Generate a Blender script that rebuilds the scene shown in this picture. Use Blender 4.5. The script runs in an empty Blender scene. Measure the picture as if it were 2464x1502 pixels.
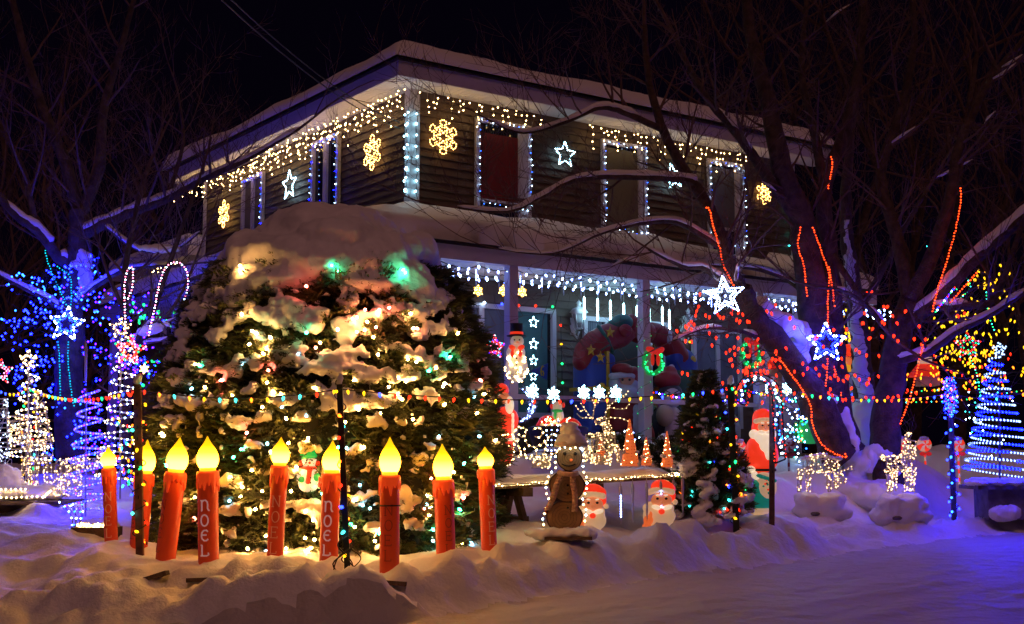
import bpy, math, random
import numpy as np
from mathutils import Vector, Matrix, noise
random.seed(7); np.random.seed(7)
R = math.radians
scene = bpy.context.scene
col = scene.collection

# ------------------------------------------------------------------ camera
PITCH = R(6.58); FD = 3128.0; CX, CY = 1232.0, 751.0; EYE = Vector((0, 0, 1.3))
cd = bpy.data.cameras.new('camera'); cam = bpy.data.objects.new('camera', cd); col.objects.link(cam)
cam.location = EYE; cam.rotation_euler = (R(90) + PITCH, 0, 0)
cd.sensor_width = 36; cd.lens = 36 * FD / 2464; cd.clip_end = 600; cd.clip_start = 0.1
scene.camera = cam
# ------------------------------------------------------------------ night sky and the dim light of the street
w = bpy.data.worlds.new('World'); scene.world = w; w.use_nodes = True
bg = w.node_tree.nodes['Background']
bg.inputs[0].default_value = (0.24, 0.12, 0.60, 1); bg.inputs[1].default_value = 0.0042
sl = bpy.data.lights.new('sun', 'SUN'); sl.energy = 0.33; sl.angle = R(12); sl.color = (1.0, 0.42, 0.36)
so = bpy.data.objects.new('sun', sl); col.objects.link(so); so.rotation_euler = (R(37), 0, R(12))
scene.view_settings.view_transform = 'Standard'; scene.view_settings.look = 'None'
scene.view_settings.exposure = 0; scene.view_settings.gamma = 1
scene.view_settings.use_curve_mapping = False
cy = scene.cycles
cy.use_denoising = True; cy.max_bounces = 5; cy.diffuse_bounces = 3; cy.glossy_bounces = 2
cy.transmission_bounces = 4; cy.sample_clamp_indirect = 3; cy.sample_clamp_direct = 0
cy.use_light_tree = True; cy.caustics_reflective = False; cy.caustics_refractive = False

# ------------------------------------------------------------------ geometry of the view: a direction and a distance give a point
def ray(u, v):
    x = (u - CX) / FD; z = (CY - v) / FD
    return Vector((x, math.cos(PITCH) - z * math.sin(PITCH), math.sin(PITCH) + z * math.cos(PITCH)))
def at(u, v, Y):
    d = ray(u, v); return EYE + d * (Y / d.y)
def S(s, Y): return s * Y / FD
A = R(35.6); E1 = Vector((math.cos(A), math.sin(A), 0)); E2 = Vector((-math.sin(A), math.cos(A), 0))
HC = Vector((-1.38, 17.46, 0)); PD = 1.8
def H(x, y, z): return HC + E1 * x + E2 * y + Vector((0, 0, z))
def FR(u, v, off=0.0):
    d = ray(u, v); t = (off - (EYE - HC).dot(E2)) / d.dot(E2); p = EYE + d * t
    return (p - HC).dot(E1), p.z
def LF(u, v, off=0.0):
    d = ray(u, v); t = (off - (EYE - HC).dot(E1)) / d.dot(E1); p = EYE + d * t
    return (p - HC).dot(E2), p.z
def atF(u, v, off=0.0):
    x, z = FR(u, v, off); return H(x, off, z)
def atL(u, v, off=0.0):
    y, z = LF(u, v, off); return H(off, y, z)
def rnd(a, b): return random.uniform(a, b)
def rvec(s=1.0): return Vector((rnd(-s, s), rnd(-s, s), rnd(-s, s)))

# ------------------------------------------------------------------ materials
M = {}
def nmat(name, color, rough=0.7, var=0.0, scale=6, bump=0.0, bscale=30, metal=0, emit=None, es=0, sub=0):
    m = bpy.data.materials.new(name); m.use_nodes = True; nt = m.node_tree; b = nt.nodes['Principled BSDF']
    b.inputs['Base Color'].default_value = (*color, 1); b.inputs['Roughness'].default_value = rough
    b.inputs['Metallic'].default_value = metal
    tc = nt.nodes.new('ShaderNodeTexCoord')
    if var:
        n = nt.nodes.new('ShaderNodeTexNoise'); n.inputs['Scale'].default_value = scale; n.inputs['Detail'].default_value = 5
        nt.links.new(tc.outputs['Object'], n.inputs['Vector'])
        mx = nt.nodes.new('ShaderNodeMixRGB'); mx.blend_type = 'MIX'
        mx.inputs[1].default_value = (*[c * (1 - var) for c in color], 1)
        mx.inputs[2].default_value = (*[min(1, c * (1 + var)) for c in color], 1)
        rp = nt.nodes.new('ShaderNodeValToRGB'); rp.color_ramp.elements[0].position = .35; rp.color_ramp.elements[1].position = .65
        nt.links.new(n.outputs['Fac'], rp.inputs[0]); nt.links.new(rp.outputs[0], mx.inputs[0])
        nt.links.new(mx.outputs[0], b.inputs['Base Color'])
        if emit is not None: pass
    if bump:
        n2 = nt.nodes.new('ShaderNodeTexNoise'); n2.inputs['Scale'].default_value = bscale; n2.inputs['Detail'].default_value = 6
        nt.links.new(tc.outputs['Object'], n2.inputs['Vector'])
        bp = nt.nodes.new('ShaderNodeBump'); bp.inputs['Strength'].default_value = bump; bp.inputs['Distance'].default_value = 0.03
        nt.links.new(n2.outputs['Fac'], bp.inputs['Height']); nt.links.new(bp.outputs[0], b.inputs['Normal'])
    if emit is not None:
        b.inputs['Emission Color'].default_value = (*emit, 1); b.inputs['Emission Strength'].default_value = es
        m.cycles.emission_sampling = 'NONE' if es < 1.5 else 'AUTO'
    if sub:
        b.inputs['Subsurface Weight'].default_value = sub; b.inputs['Subsurface Radius'].default_value = (.05, .05, .05)
    M[name] = m; return m
def emat(name, color, s, sample=True):
    m = bpy.data.materials.new(name); m.use_nodes = True; nt = m.node_tree; nt.nodes.clear()
    e = nt.nodes.new('ShaderNodeEmission'); o = nt.nodes.new('ShaderNodeOutputMaterial')
    e.inputs[0].default_value = (*color, 1); e.inputs[1].default_value = s
    nt.links.new(e.outputs[0], o.inputs[0]); m.cycles.emission_sampling = 'FRONT' if sample else 'NONE'
    M[name] = m; return m

def snowmat(name, color, bump, fine, sparkle=False):
    m = nmat(name, color, .55); nt = m.node_tree; b = nt.nodes['Principled BSDF']
    tc = nt.nodes.new('ShaderNodeTexCoord')
    def N(sc, det=6):
        n = nt.nodes.new('ShaderNodeTexNoise'); n.inputs['Scale'].default_value = sc; n.inputs['Detail'].default_value = det
        nt.links.new(tc.outputs['Object'], n.inputs['Vector']); return n
    a = N(fine); c = N(fine * 7)
    b1 = nt.nodes.new('ShaderNodeBump'); b1.inputs['Strength'].default_value = bump; b1.inputs['Distance'].default_value = .05
    b2 = nt.nodes.new('ShaderNodeBump'); b2.inputs['Strength'].default_value = bump * .8; b2.inputs['Distance'].default_value = .008
    nt.links.new(a.outputs['Fac'], b1.inputs['Height']); nt.links.new(c.outputs['Fac'], b2.inputs['Height'])
    nt.links.new(b1.outputs[0], b2.inputs['Normal']); nt.links.new(b2.outputs[0], b.inputs['Normal'])
    return m
snowmat('snow', (.80, .80, .82), .5, 5)
snowmat('road_snow', (.50, .47, .48), 1.0, 4.5)
snowmat('bank_snow', (.74, .73, .76), .7, 6)
nmat('siding', (.095, .06, .042), .55, .12, 3)
nmat('white_trim', (.50, .46, .52), .5, .06, 4)
nmat('soffit', (.7, .68, .66), .5)
nmat('shingle', (.03, .028, .03), .9, .3, 20)
nmat('pane', (.012, .014, .02), .08)
nmat('red_curtain', (.16, .008, .012), .8, .1, 3)
nmat('beige_blind', (.15, .125, .075), .8, .08, 2)
nmat('grey_curtain', (.11, .11, .15), .8, .1, 3)
nmat('teal_curtain', (.04, .11, .12), .8, .1, 3)
nmat('bark', (.075, .046, .036), .95, .4, 9, .9, 40)
nmat('twig', (.13, .075, .06), .95, .3, 9)
nmat('dark_wood', (.10, .065, .04), .85, .3, 12, .5, 50)
nmat('slice_wood', (.30, .17, .075), .75, .25, 7, .3, 30)
nmat('pale_wood', (.36, .30, .19), .75, .2, 7, .3, 30)
nmat('steel_post', (.10, .045, .03), .7, .4, 15)
nmat('black', (.008, .009, .009), .6)
nmat('white_plastic', (.75, .75, .75), .45)
nmat('grey_plastic', (.35, .35, .36), .5)
nmat('foliage', (.10, .115, .035), .7, .45, 5)
nmat('foliage_dark', (.055, .08, .028), .75, .45, 5)
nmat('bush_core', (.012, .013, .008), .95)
nmat('stone', (.16, .14, .15), .9, .3, 8, .6, 25)
nmat('wire_white', (.55, .52, .45), .4)
# lights (each colour is a lamp)
emat('warm_mini', (1, .62, .22), 26)
emat('fine_warm', (1, .60, .26), 6)
emat('row_white', (.35, .55, 1), 4)
emat('fine_cool', (.55, .7, 1), 6)
emat('gold_mini', (1, .50, .12), 16)
emat('cool_mini', (.50, .74, 1), 30)
emat('aqua_mini', (.36, .85, 1), 22)
emat('ice_led', (.20, .32, 1), 28)
emat('tube_led', (.42, .85, 1), 16)
emat('spiral_led', (.010, .009, 1), 95)
emat('deep_blue', (.0005, .0013, 1), 230)
emat('blue_led', (.0016, .0035, 1), 100)
emat('sky_led', (.015, .12, 1), 14)
emat('violet_led', (.035, .004, 1), 34)
emat('pink_led', (1, .16, .30), 10)
emat('cyan_rope', (.0, .40, .55), 3.5)
emat('red_bulb', (1, .02, .005), 5)
emat('red_rope', (1, .05, .006), 7)
emat('orange_bulb', (1, .16, .008), 7)
emat('yellow_bulb', (1, .50, .008), 3.2)
emat('green_bulb', (.01, .8, .16), 5)
emat('teal_bulb', (.03, .65, .6), 8)
emat('blue_bulb', (.012, .03, 1), 14)
emat('tree_warm', (1, .46, .11), 160)
emat('tree_red', (1, .12, .07), 110)
emat('tree_green', (.03, .9, .35), 80)
emat('tree_cool', (.25, .75, 1), 22)

# ------------------------------------------------------------------ mesh helpers
class MB:
    def __init__(s): s.v = []; s.f = []; s.m = []; s.c = 0; s.mats = []
    def use(s, mat):
        if mat not in s.mats: s.mats.append(mat)
        s.c = s.mats.index(mat); return s
    def add(s, vs, fs):
        b = len(s.v); s.v.extend([tuple(p) for p in vs]); s.f.extend([tuple(b + i for i in f) for f in fs]); s.m.extend([s.c] * len(fs))
    def box(s, c, size, rot=None):
        hx, hy, hz = size[0] / 2, size[1] / 2, size[2] / 2; c = Vector(c)
        vs = [Vector((x, y, z)) for x in (-hx, hx) for y in (-hy, hy) for z in (-hz, hz)]
        if rot is not None: vs = [rot @ q for q in vs]
        s.add([c + q for q in vs], [(0, 1, 3, 2), (4, 6, 7, 5), (0, 4, 5, 1), (2, 3, 7, 6), (0, 2, 6, 4), (1, 5, 7, 3)])
    def bx(s, a, b):
        s.box([(a[i] + b[i]) / 2 for i in range(3)], [abs(b[i] - a[i]) for i in range(3)])
    def tube(s, pts, r, n=6, caps=True):
        pts = [Vector(p) for p in pts]; k = len(pts)
        if k < 2: return
        rs = r if isinstance(r, (list, tuple)) else [r] * k
        up = None; vs = []
        for i, p in enumerate(pts):
            d = (pts[min(i + 1, k - 1)] - pts[max(i - 1, 0)])
            if d.length < 1e-9: d = Vector((0, 0, 1))
            d.normalize()
            if up is None:
                up = Vector((0, 0, 1)) if abs(d.z) < .9 else Vector((1, 0, 0))
            a = d.cross(up)
            if a.length < 1e-6: a = d.orthogonal()
            a.normalize(); b = a.cross(d); up = b
            for j in range(n):
                t = 2 * math.pi * j / n; vs.append(p + (a * math.cos(t) + b * math.sin(t)) * rs[i])
        fs = [(i * n + j, i * n + (j + 1) % n, (i + 1) * n + (j + 1) % n, (i + 1) * n + j) for i in range(k - 1) for j in range(n)]
        if caps: fs += [tuple(range(n - 1, -1, -1)), tuple((k - 1) * n + j for j in range(n))]
        s.add(vs, fs)
    def lathe(s, prof, c=(0, 0, 0), n=16, mat=None, wob=None, cap=True):
        c = Vector(c); vs = []
        for i, (r, z) in enumerate(prof):
            for j in range(n):
                t = 2 * math.pi * j / n; rr = r * (wob(i, t) if wob else 1)
                q = Vector((rr * math.cos(t), rr * math.sin(t), z)); vs.append(c + (mat @ q if mat is not None else q))
        k = len(prof)
        fs = [(i * n + j, i * n + (j + 1) % n, (i + 1) * n + (j + 1) % n, (i + 1) * n + j) for i in range(k - 1) for j in range(n)]
        if cap and prof[0][0] > 1e-4: fs.append(tuple(range(n - 1, -1, -1)))
        if cap and prof[-1][0] > 1e-4: fs.append(tuple((k - 1) * n + j for j in range(n)))
        s.add(vs, fs)
    def ell(s, c, r, n=10, m=6, rot=None):
        if not isinstance(r, (tuple, list, Vector)): r = (r, r, r)
        c = Vector(c); vs = [Vector((0, 0, -r[2]))]
        for i in range(1, m):
            ph = -math.pi / 2 + math.pi * i / m
            for j in range(n):
                t = 2 * math.pi * j / n
                vs.append(Vector((r[0] * math.cos(ph) * math.cos(t), r[1] * math.cos(ph) * math.sin(t), r[2] * math.sin(ph))))
        vs.append(Vector((0, 0, r[2])))
        if rot is not None: vs = [rot @ q for q in vs]
        fs = [(0, 1 + (j + 1) % n, 1 + j) for j in range(n)]
        for i in range(m - 2):
            for j in range(n):
                fs.append((1 + i * n + j, 1 + i * n + (j + 1) % n, 1 + (i + 1) * n + (j + 1) % n, 1 + (i + 1) * n + j))
        L = len(vs) - 1; o = 1 + (m - 2) * n
        fs += [(o + j, o + (j + 1) % n, L) for j in range(n)]
        s.add([c + q for q in vs], fs)
    def led(s, p, r=.012):
        p = Vector(p)
        s.add([p + Vector(q) * r for q in ((1, 0, 0), (-1, 0, 0), (0, 1, 0), (0, -1, 0), (0, 0, 1), (0, 0, -1))],
              [(0, 2, 4), (2, 1, 4), (1, 3, 4), (3, 0, 4), (2, 0, 5), (1, 2, 5), (3, 1, 5), (0, 3, 5)])
    def bulb(s, p, d, L=.05, r=.016, n=6):   # strawberry bulb from its socket p along d
        p = Vector(p); d = Vector(d).normalized(); a = d.orthogonal().normalized(); b = d.cross(a); vs = []
        for t, k in ((0, .55), (.3, 1), (.65, .75)):
            for j in range(n):
                th = 2 * math.pi * j / n; vs.append(p + d * (L * t) + (a * math.cos(th) + b * math.sin(th)) * (r * k))
        vs.append(p + d * L)
        fs = [(i * n + j, i * n + (j + 1) % n, (i + 1) * n + (j + 1) % n, (i + 1) * n + j) for i in range(2) for j in range(n)]
        fs += [(2 * n + j, 2 * n + (j + 1) % n, 3 * n) for j in range(n)] + [tuple(range(n - 1, -1, -1))]
        s.add(vs, fs)
    def build(s, name, mat=None, parent=None, loc=None, smooth=True, local=False):
        me = bpy.data.meshes.new(name)
        if loc is not None: off = Vector(loc)
        elif parent is not None and not local: off = root_of(parent)
        elif parent is None and not local and s.v:
            a = np.array(s.v); off = Vector((float(a[:, 0].mean()), float(a[:, 1].mean()), float(a[:, 2].min())))
        else: off = Vector((0, 0, 0))
        if s.v:
            vs = np.array(s.v, dtype=float) - np.array(off[:])
            me.from_pydata([tuple(q) for q in vs], [], s.f)
        o = bpy.data.objects.new(name, me); col.objects.link(o)
        if mat: me.materials.append(M[mat] if isinstance(mat, str) else mat)
        else:
            for q in s.mats: me.materials.append(M[q])
            me.polygons.foreach_set('material_index', s.m)
        if smooth: me.polygons.foreach_set('use_smooth', [True] * len(me.polygons))
        me.update()
        if parent is not None: o.parent = parent
        else: o.location = off
        return o
def root_of(o):
    p = Vector((0, 0, 0))
    while o is not None: p = p + o.location; o = o.parent
    return p
def tag(o, label=None, cat=None, group=None, kind=None):
    if label: o['label'] = label
    if cat: o['category'] = cat
    if group: o['group'] = group
    if kind: o['kind'] = kind
    return o
def empty(name, loc, label, cat, group=None, rz=0):
    o = bpy.data.objects.new(name, None); col.objects.link(o); o.location = Vector(loc); o.rotation_euler = (0, 0, rz)
    o.empty_display_size = .2
    return tag(o, label, cat, group)
def stuff(o): o['kind'] = 'stuff'; return o
def blob(name, ells, mat, parent=None, vox=.02, smooth=3, loc=None, rough=1.0):
    b = MB()
    for e in ells:
        b.ell(e[0], e[1], 14, 9, e[2] if len(e) > 2 else None)
    o = b.build(name, mat, parent, loc)
    m = o.modifiers.new('join', 'REMESH'); m.mode = 'VOXEL'; m.voxel_size = vox; m.use_smooth_shade = True
    if smooth:
        k = o.modifiers.new('soft', 'SMOOTH'); k.iterations = smooth; k.factor = .6
    if mat in ('snow', 'fur_hat'):
        for nm, sc_, st_ in (('lumps', 6.0, 3.2 * rough), ('grain', 2.0, 1.6 * rough)):
            tx_ = bpy.data.textures.get('%s_%.3f' % (nm, vox)) or bpy.data.textures.new('%s_%.3f' % (nm, vox), 'CLOUDS'); tx_.noise_scale = vox * sc_; tx_.noise_depth = 2
            k = o.modifiers.new(nm, 'DISPLACE'); k.texture = tx_; k.strength = vox * st_; k.mid_level = .5
    return o
def spline(pts, n=6):
    P = [Vector(p) for p in pts]; out = []
    if len(P) < 3: return P
    for i in range(len(P) - 1):
        a = P[max(i - 1, 0)]; b = P[i]; c = P[i + 1]; d = P[min(i + 2, len(P) - 1)]
        for k in range(n):
            t = k / n
            out.append(.5 * ((2 * b) + (c - a) * t + (2 * a - 5 * b + 4 * c - d) * t * t + (3 * b - a - 3 * c + d) * t ** 3))
    out.append(P[-1]); return out
def walk(pts, step):
    out = []; acc = 0.0; P = [Vector(p) for p in pts]; nxt = step * .5
    for i in range(len(P) - 1):
        L = (P[i + 1] - P[i]).length
        while nxt <= acc + L and L > 0:
            out.append(P[i].lerp(P[i + 1], (nxt - acc) / L)); nxt += step
        acc += L
    return out
def sag(a, b, s, n=10):
    a = Vector(a); b = Vector(b); return [a.lerp(b, i / n) + Vector((0, 0, -s * 4 * (i / n) * (1 - i / n))) for i in range(n + 1)]
MULTI = ['orange_bulb', 'yellow_bulb', 'red_bulb', 'teal_bulb', 'orange_bulb', 'blue_bulb', 'yellow_bulb', 'red_bulb', 'green_bulb']
def string(name, label, cat, paths, cols, step, r=.012, wire='black', wr=.004, kind='led', group=None, hang=Vector((0, 0, -1)), jit=.3, L=.05):
    """a string of lamps: its wire and its bulbs"""
    p0 = Vector(paths[0][0]); root = empty(name, p0, label, cat, group)
    wb = MB(); bb = MB(); i = 0
    for P in paths:
        wb.tube(P, wr, 4)
        for q in walk(P, step):
            c = cols[i % len(cols)] if len(cols) < 12 else random.choice(cols); i += 1
            bb.use(c)
            if kind == 'led': bb.led(q + rvec(wr), r)
            else: bb.bulb(q, hang + rvec(jit), L, r)
    stuff(wb.build('wire', wire, root)); stuff(bb.build('bulbs', None, root))
    return root

# ================================================================== GROUND
ctrl = []
def C_(u, v, Y): p = at(u, v, Y); ctrl.append((p.x, p.y, p.z)); return p
for q in [(40,1215,16),(62,1212,16),(150,1275,13.5),(0,1255,14.5),(60,1400,11.5),(0,1450,10.8),(100,1205,14.8),(150,1335,12),(200,1400,11),
          (100,1490,10.3),(268,1306,12.2),(333,1312,12.0),(397,1343,11.5),(500,1353,11.3),(660,1350,11.3),(790,1353,11.3),(937,1368,11.1),
          (1072,1343,11.5),(1175,1326,11.9),(700,1330,11.9),(500,1320,12.2),(950,1320,12.2),(336,1332,11.7),(838,1400,10.85),(460,1425,10.5),(380,1425,10.7),
          (930,1400,10.7),(1250,1262,13.2),(1450,1265,13),(1400,1200,15),(1355,1292,12.6),(1300,1318,12.25),(1420,1290,12.9),(1580,1283,13.3),
          (1700,1228,14.6),(1650,1262,14),(1600,1312,13.4),(1500,1322,13.0),(1300,1345,12.0),(1500,1334,12.75),(1700,1316,13.6),(2000,1298,15.3),(2200,1270,16.7),(1150,1370,11.4),(1825,1238,15.2),(1757,1292,14.3),(1857,1273,14.5),(1900,1245,15.5),(1700,1290,14.0),
          (1960,1242,16),(2170,1262,16),(2170,1275,15.75),(2060,1270,15.6),(2297,1264,17),(2410,1240,17),(2464,1195,20),(2250,1170,20),(2100,1130,18),(2000,1120,17.5),(2090,1090,18.4),
          (2250,1075,23),(2400,1085,23),(1640,1085,16.9),(1480,1060,16.9),(1250,1100,16),(1900,1100,18),(1800,1150,17),(100,1150,18),(250,1150,17),(200,1235,14.6),
          (400,1150,17),(250,1270,13.2)]: C_(*q)
for y in range(16, 60, 6):
    for x in range(-30, 40, 6):
        if y > 24 or x < -9 or x > 16: ctrl.append((x, y, 1.25))
TOE = [(-60, 6.0), (-12, 8.9), (-4.5, 9.95), (-2.2, 10.3), (-.79, 10.45), (.25, 11.5), (1.06, 12.3), (1.74, 12.95), (2.49, 13.65), (3.66, 14.6), (5.0, 15.5), (6.46, 16.3), (12, 20.5), (40, 45)]
ROADX = [-60, -3, -.79, .25, 1.06, 1.74, 2.49, 3.66, 5.0, 6.46, 12, 40]; ROADZ = [0, 0, .056, .124, .182, .211, .227, .266, .37, .44, .55, .6]
def toe_y(x):
    for a, b in zip(TOE, TOE[1:]):
        if a[0] <= x <= b[0]: return a[1] + (b[1] - a[1]) * (x - a[0]) / (b[0] - a[0])
    return 70
ctrl = np.array(ctrl)
for cx_, cy_ in [(-10,10.5),(-7,11),(-20,12)]: ctrl = np.vstack([ctrl, [cx_, cy_, .5]])
tx = np.array([t[0] for t in TOE]); ty = np.array([t[1] for t in TOE])
def height(X, Y, rough=True):
    X = np.asarray(X, float); Y = np.asarray(Y, float)
    num = np.zeros_like(X); den = np.zeros_like(X)
    for a, b, c in ctrl:
        d2 = (X - a) ** 2 + (Y - b) ** 2 + .02; wgt = 1 / d2 ** 2; num += wgt * c; den += wgt
    z = num / den
    d = (Y - np.interp(X, tx, ty)) * .8           # distance inside the bank
    k = np.clip(d / .42, 0, 1); k = k * k * (3 - 2 * k)
    zr = np.interp(X, ROADX, ROADZ); z = zr + (z - zr) * k
    # ploughed lump in front of the candles
    q = Y - 10.48; z = np.maximum(z, .44 * np.exp(-((X + 1.72) / .95) ** 4) * np.exp(-(q / np.where(q < 0, .17, .28)) ** 2))
    return z
_hc = {}
def gz(x, y):
    return float(height(np.array([x]), np.array([y]))[0])
xs = np.concatenate([np.array([-160, -110, -75, -50, -35, -25, -18, -14, -11]), np.arange(-9, 13.01, .055), np.array([14, 16, 19, 24, 31, 42, 60, 90, 160])])
ys = np.concatenate([np.array([-12, -5, 0, 4, 7, 8.5]), np.arange(9.2, 18.5, .042), np.arange(18.5, 20, .1), np.arange(20, 27, .2), np.array([28, 30, 34, 40, 50, 70, 110, 180])])
GX, GY = np.meshgrid(xs, ys); GZ = height(GX, GY)
fn = np.vectorize(lambda x, y, s: noise.noise(Vector((x * s, y * s, 3.1))))
inside = np.clip((GY - np.interp(GX, tx, ty)) * 1.2 - .05, 0, 1)
core = (GX > -9.5) & (GX < 13.5) & (GY > 9) & (GY < 27.5)
NZ = np.zeros_like(GZ); ii = np.where(core)
gx, gy = GX[ii], GY[ii]
n1 = fn(gx, gy, 1.5); n2 = fn(gx, gy, 5.0); n3 = fn(gx + 9, gy * 1.3, 13.0); rut = fn((gx * .75 + gy * .66) * .16, (gy * .75 - gx * .66) * 1.0, 3.2)
ins = inside[ii]; edge = np.exp(-((gy - np.interp(gx, tx, ty) - .45) / .5) ** 2)
NZ[ii] = ins * (.10 * n1 + .05 * n2 + .014 * n3) + (1 - ins) * (.012 * n2 + .008 * n3 + .014 * n1 + .03 * rut) + edge * (.06 * n2 + .06 * np.abs(n3) + .05 * n1) + .035 * np.exp(-((gy - np.interp(gx, tx, ty) - .7) / .22) ** 2) * (.6 + n2)
lump = np.exp(-((gx + 1.72) / 1.0) ** 4) * np.exp(-((gy - 10.45) / .26) ** 2); NZ[ii] += lump * (.055 * n2 + .05 * n3 + .05 * fn(gx, gy, 24.0))
GZ = GZ + NZ
nx, ny = len(xs), len(ys)
verts = np.stack([GX.ravel(), GY.ravel(), GZ.ravel()], 1)
def sheet(name, mask, mat):
    I, J = np.where(mask); a = I * nx + J
    f = np.stack([a, a + 1, a + nx + 1, a + nx], 1); used, inv = np.unique(f, return_inverse=True)
    me = bpy.data.meshes.new(name); me.from_pydata([tuple(t) for t in verts[used]], [], [tuple(t) for t in inv.reshape(-1, 4)])
    me.polygons.foreach_set('use_smooth', [True] * len(me.polygons)); me.materials.append(M[mat])
    o = bpy.data.objects.new(name, me); col.objects.link(o); o['kind'] = 'structure'; return o
cxm = (GX[:-1, :-1] + GX[1:, 1:]) / 2; cym = (GY[:-1, :-1] + GY[1:, 1:]) / 2
dd = cym - np.interp(cxm, tx, ty)
sheet('road', dd < 0, 'road_snow'); sheet('snow_bank', (dd >= 0) & (dd < .9), 'bank_snow'); sheet('snowy_yard', dd >= .9, 'snow')
def ground(u, v, Y): return at(u, v, Y)

# ================================================================== HOUSE
house = bpy.data.objects.new('house', None); col.objects.link(house); house.location = HC; house.rotation_euler = (0, 0, A)
tag(house, 'two storey brown clapboard house with deep snow on its roofs and a wraparound porch', 'house')
HX, HY = 7.6, 7.2; Z0 = 1.35; ZE = 6.40; OV = .5
def hpart(mb, name, mat=None, parent=None, kind=None, smooth=False):
    o = mb.build(name, mat, parent or house, local=True, smooth=smooth)
    if kind: o['kind'] = kind
    return o
b = MB(); b.bx((.02, .02, Z0 - .6), (HX, HY, ZE)); hpart(b, 'wall', 'siding')
# clapboards: real overlapping boards on the two faces in view
def boards(face, L, name):
    b = MB(); pitch = .115; z = Z0
    while z < ZE - .01:
        z2 = min(z + pitch + .01, ZE)
        if face == 'F': vs = [(-.0, -.028, z), (L, -.028, z), (L, -.004, z2), (0, -.004, z2), (0, .02, z), (L, .02, z)]
        else: vs = [(-.028, L, z), (-.028, 0, z), (-.004, 0, z2), (-.004, L, z2), (.02, L, z), (.02, 0, z)]
        b.add(vs, [(0, 1, 2, 3), (4, 5, 1, 0)]); z += pitch
    return hpart(b, name, 'siding', kind='stuff')
boards('F', HX, 'clapboards'); boards('L', HY, 'clapboards')
b = MB(); b.bx((-.055, -.055, Z0), (.10, -.03, ZE)); b.bx((-.055, -.03, Z0), (-.03, .10, ZE)); hpart(b, 'corner_board', 'white_trim')
b = MB(); b.bx((HX - .1, -.05, Z0), (HX + .02, -.03, ZE)); hpart(b, 'corner_board', 'white_trim')
b = MB(); b.bx((-.05, HY - .1, Z0), (-.03, HY + .02, ZE)); hpart(b, 'corner_board', 'white_trim')
# soffit boards + fascia + roof
b = MB()
x = -OV
while x < HX + OV:      # narrow boards running across the eave
    b.bx((x + .004, -OV, ZE), (x + .10, -.004 if x > 0 else 0, ZE + .02)); x += .104
y = 0.0
while y < HY + OV:
    b.bx((-OV, y + .004, ZE), (-.004, y + .10, ZE + .02)); y += .104
hpart(b, 'soffit', 'soffit', kind='stuff')
b = MB(); F0, F1 = ZE - .015, ZE + .19
b.bx((-OV - .03, -OV - .03, F0), (HX + OV, -OV, F1)); b.bx((-OV - .03, -OV, F0), (-OV, HY + OV, F1))
hpart(b, 'fascia', 'white_trim')
b = MB(); b.bx((-OV - .06, -OV - .06, F1 + .001), (HX + OV, -OV - .031, F1 + .035)); b.bx((-OV - .06, -OV - .031, F1 + .001), (-OV - .031, HY + OV, F1 + .035)); hpart(b, 'drip_edge', 'shingle')
rp = [(-OV - .03, -OV - .03, F1 + .04), (HX + OV, -OV - .03, F1 + .04), (HX + OV, HY + OV, F1 + .04), (-OV - .03, HY + OV, F1 + .04), (3.6, 3.6, F1 + 1.05), (HX - 3.2, 3.6, F1 + 1.05)]
b = MB(); b.add(rp, [(0, 1, 5, 4), (1, 2, 5), (2, 3, 4, 5), (3, 0, 4)]); hpart(b, 'roof', 'shingle')
def snow_slab(name, fnz, x0, x1, y0, y1, base, step=.12, edge=.16, sidefn=None):
    """a blanket of snow over a roof: rounded lip, uneven top"""
    nx_ = int((x1 - x0) / step) + 1; ny_ = int((y1 - y0) / step) + 1; vs = []; fs = []
    for i in range(nx_ + 1):
        for j in range(ny_ + 1):
            x = x0 + (x1 - x0) * i / nx_; y = y0 + (y1 - y0) * j / ny_; t, th = fnz(x, y)
            vs.append((x, y, t + th))
    for i in range(nx_):
        for j in range(ny_): a = i * (ny_ + 1) + j; fs.append((a, a + ny_ + 1, a + ny_ + 2, a + 1))
    n0 = len(vs); ring = [i * (ny_ + 1) for i in range(nx_ + 1)] + [nx_ * (ny_ + 1) + j for j in range(1, ny_ + 1)] + [i * (ny_ + 1) + ny_ for i in range(nx_ - 1, -1, -1)] + [j for j in range(ny_ - 1, 0, -1)]
    for k in ring: vs.append((vs[k][0], vs[k][1], fnz(vs[k][0], vs[k][1])[0] + .004))
    m = len(ring)
    for k in range(m): fs.append((ring[k], n0 + k, n0 + (k + 1) % m, ring[(k + 1) % m]))
    b = MB(); b.add(vs, fs); return hpart(b, name, 'snow', smooth=True)
def nz(x, y, s): return noise.noise(Vector((x * s, y * s, 1.7)))
def roof_snow(x, y):
    d = min(x + OV + .10, y + OV + .10, HX + OV + .05 - x, HY + OV + .25 - y); t = min(1, max(0, d) / .30)
    base = F1 + .045 + min(max(d, 0), 4.1) * .25
    return base, .24 * math.sqrt(max(0, 1 - (1 - t) ** 2)) * (1 + .22 * nz(x, y, 1.1)) + .012 * nz(x, y, 6) + (.10 * min(1, max(0, y - 5.5) / 1.5))
snow_slab('roof_snow', roof_snow, -OV - .09, HX + OV, -OV - .09, HY + OV + .2, F1, .09)

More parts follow.
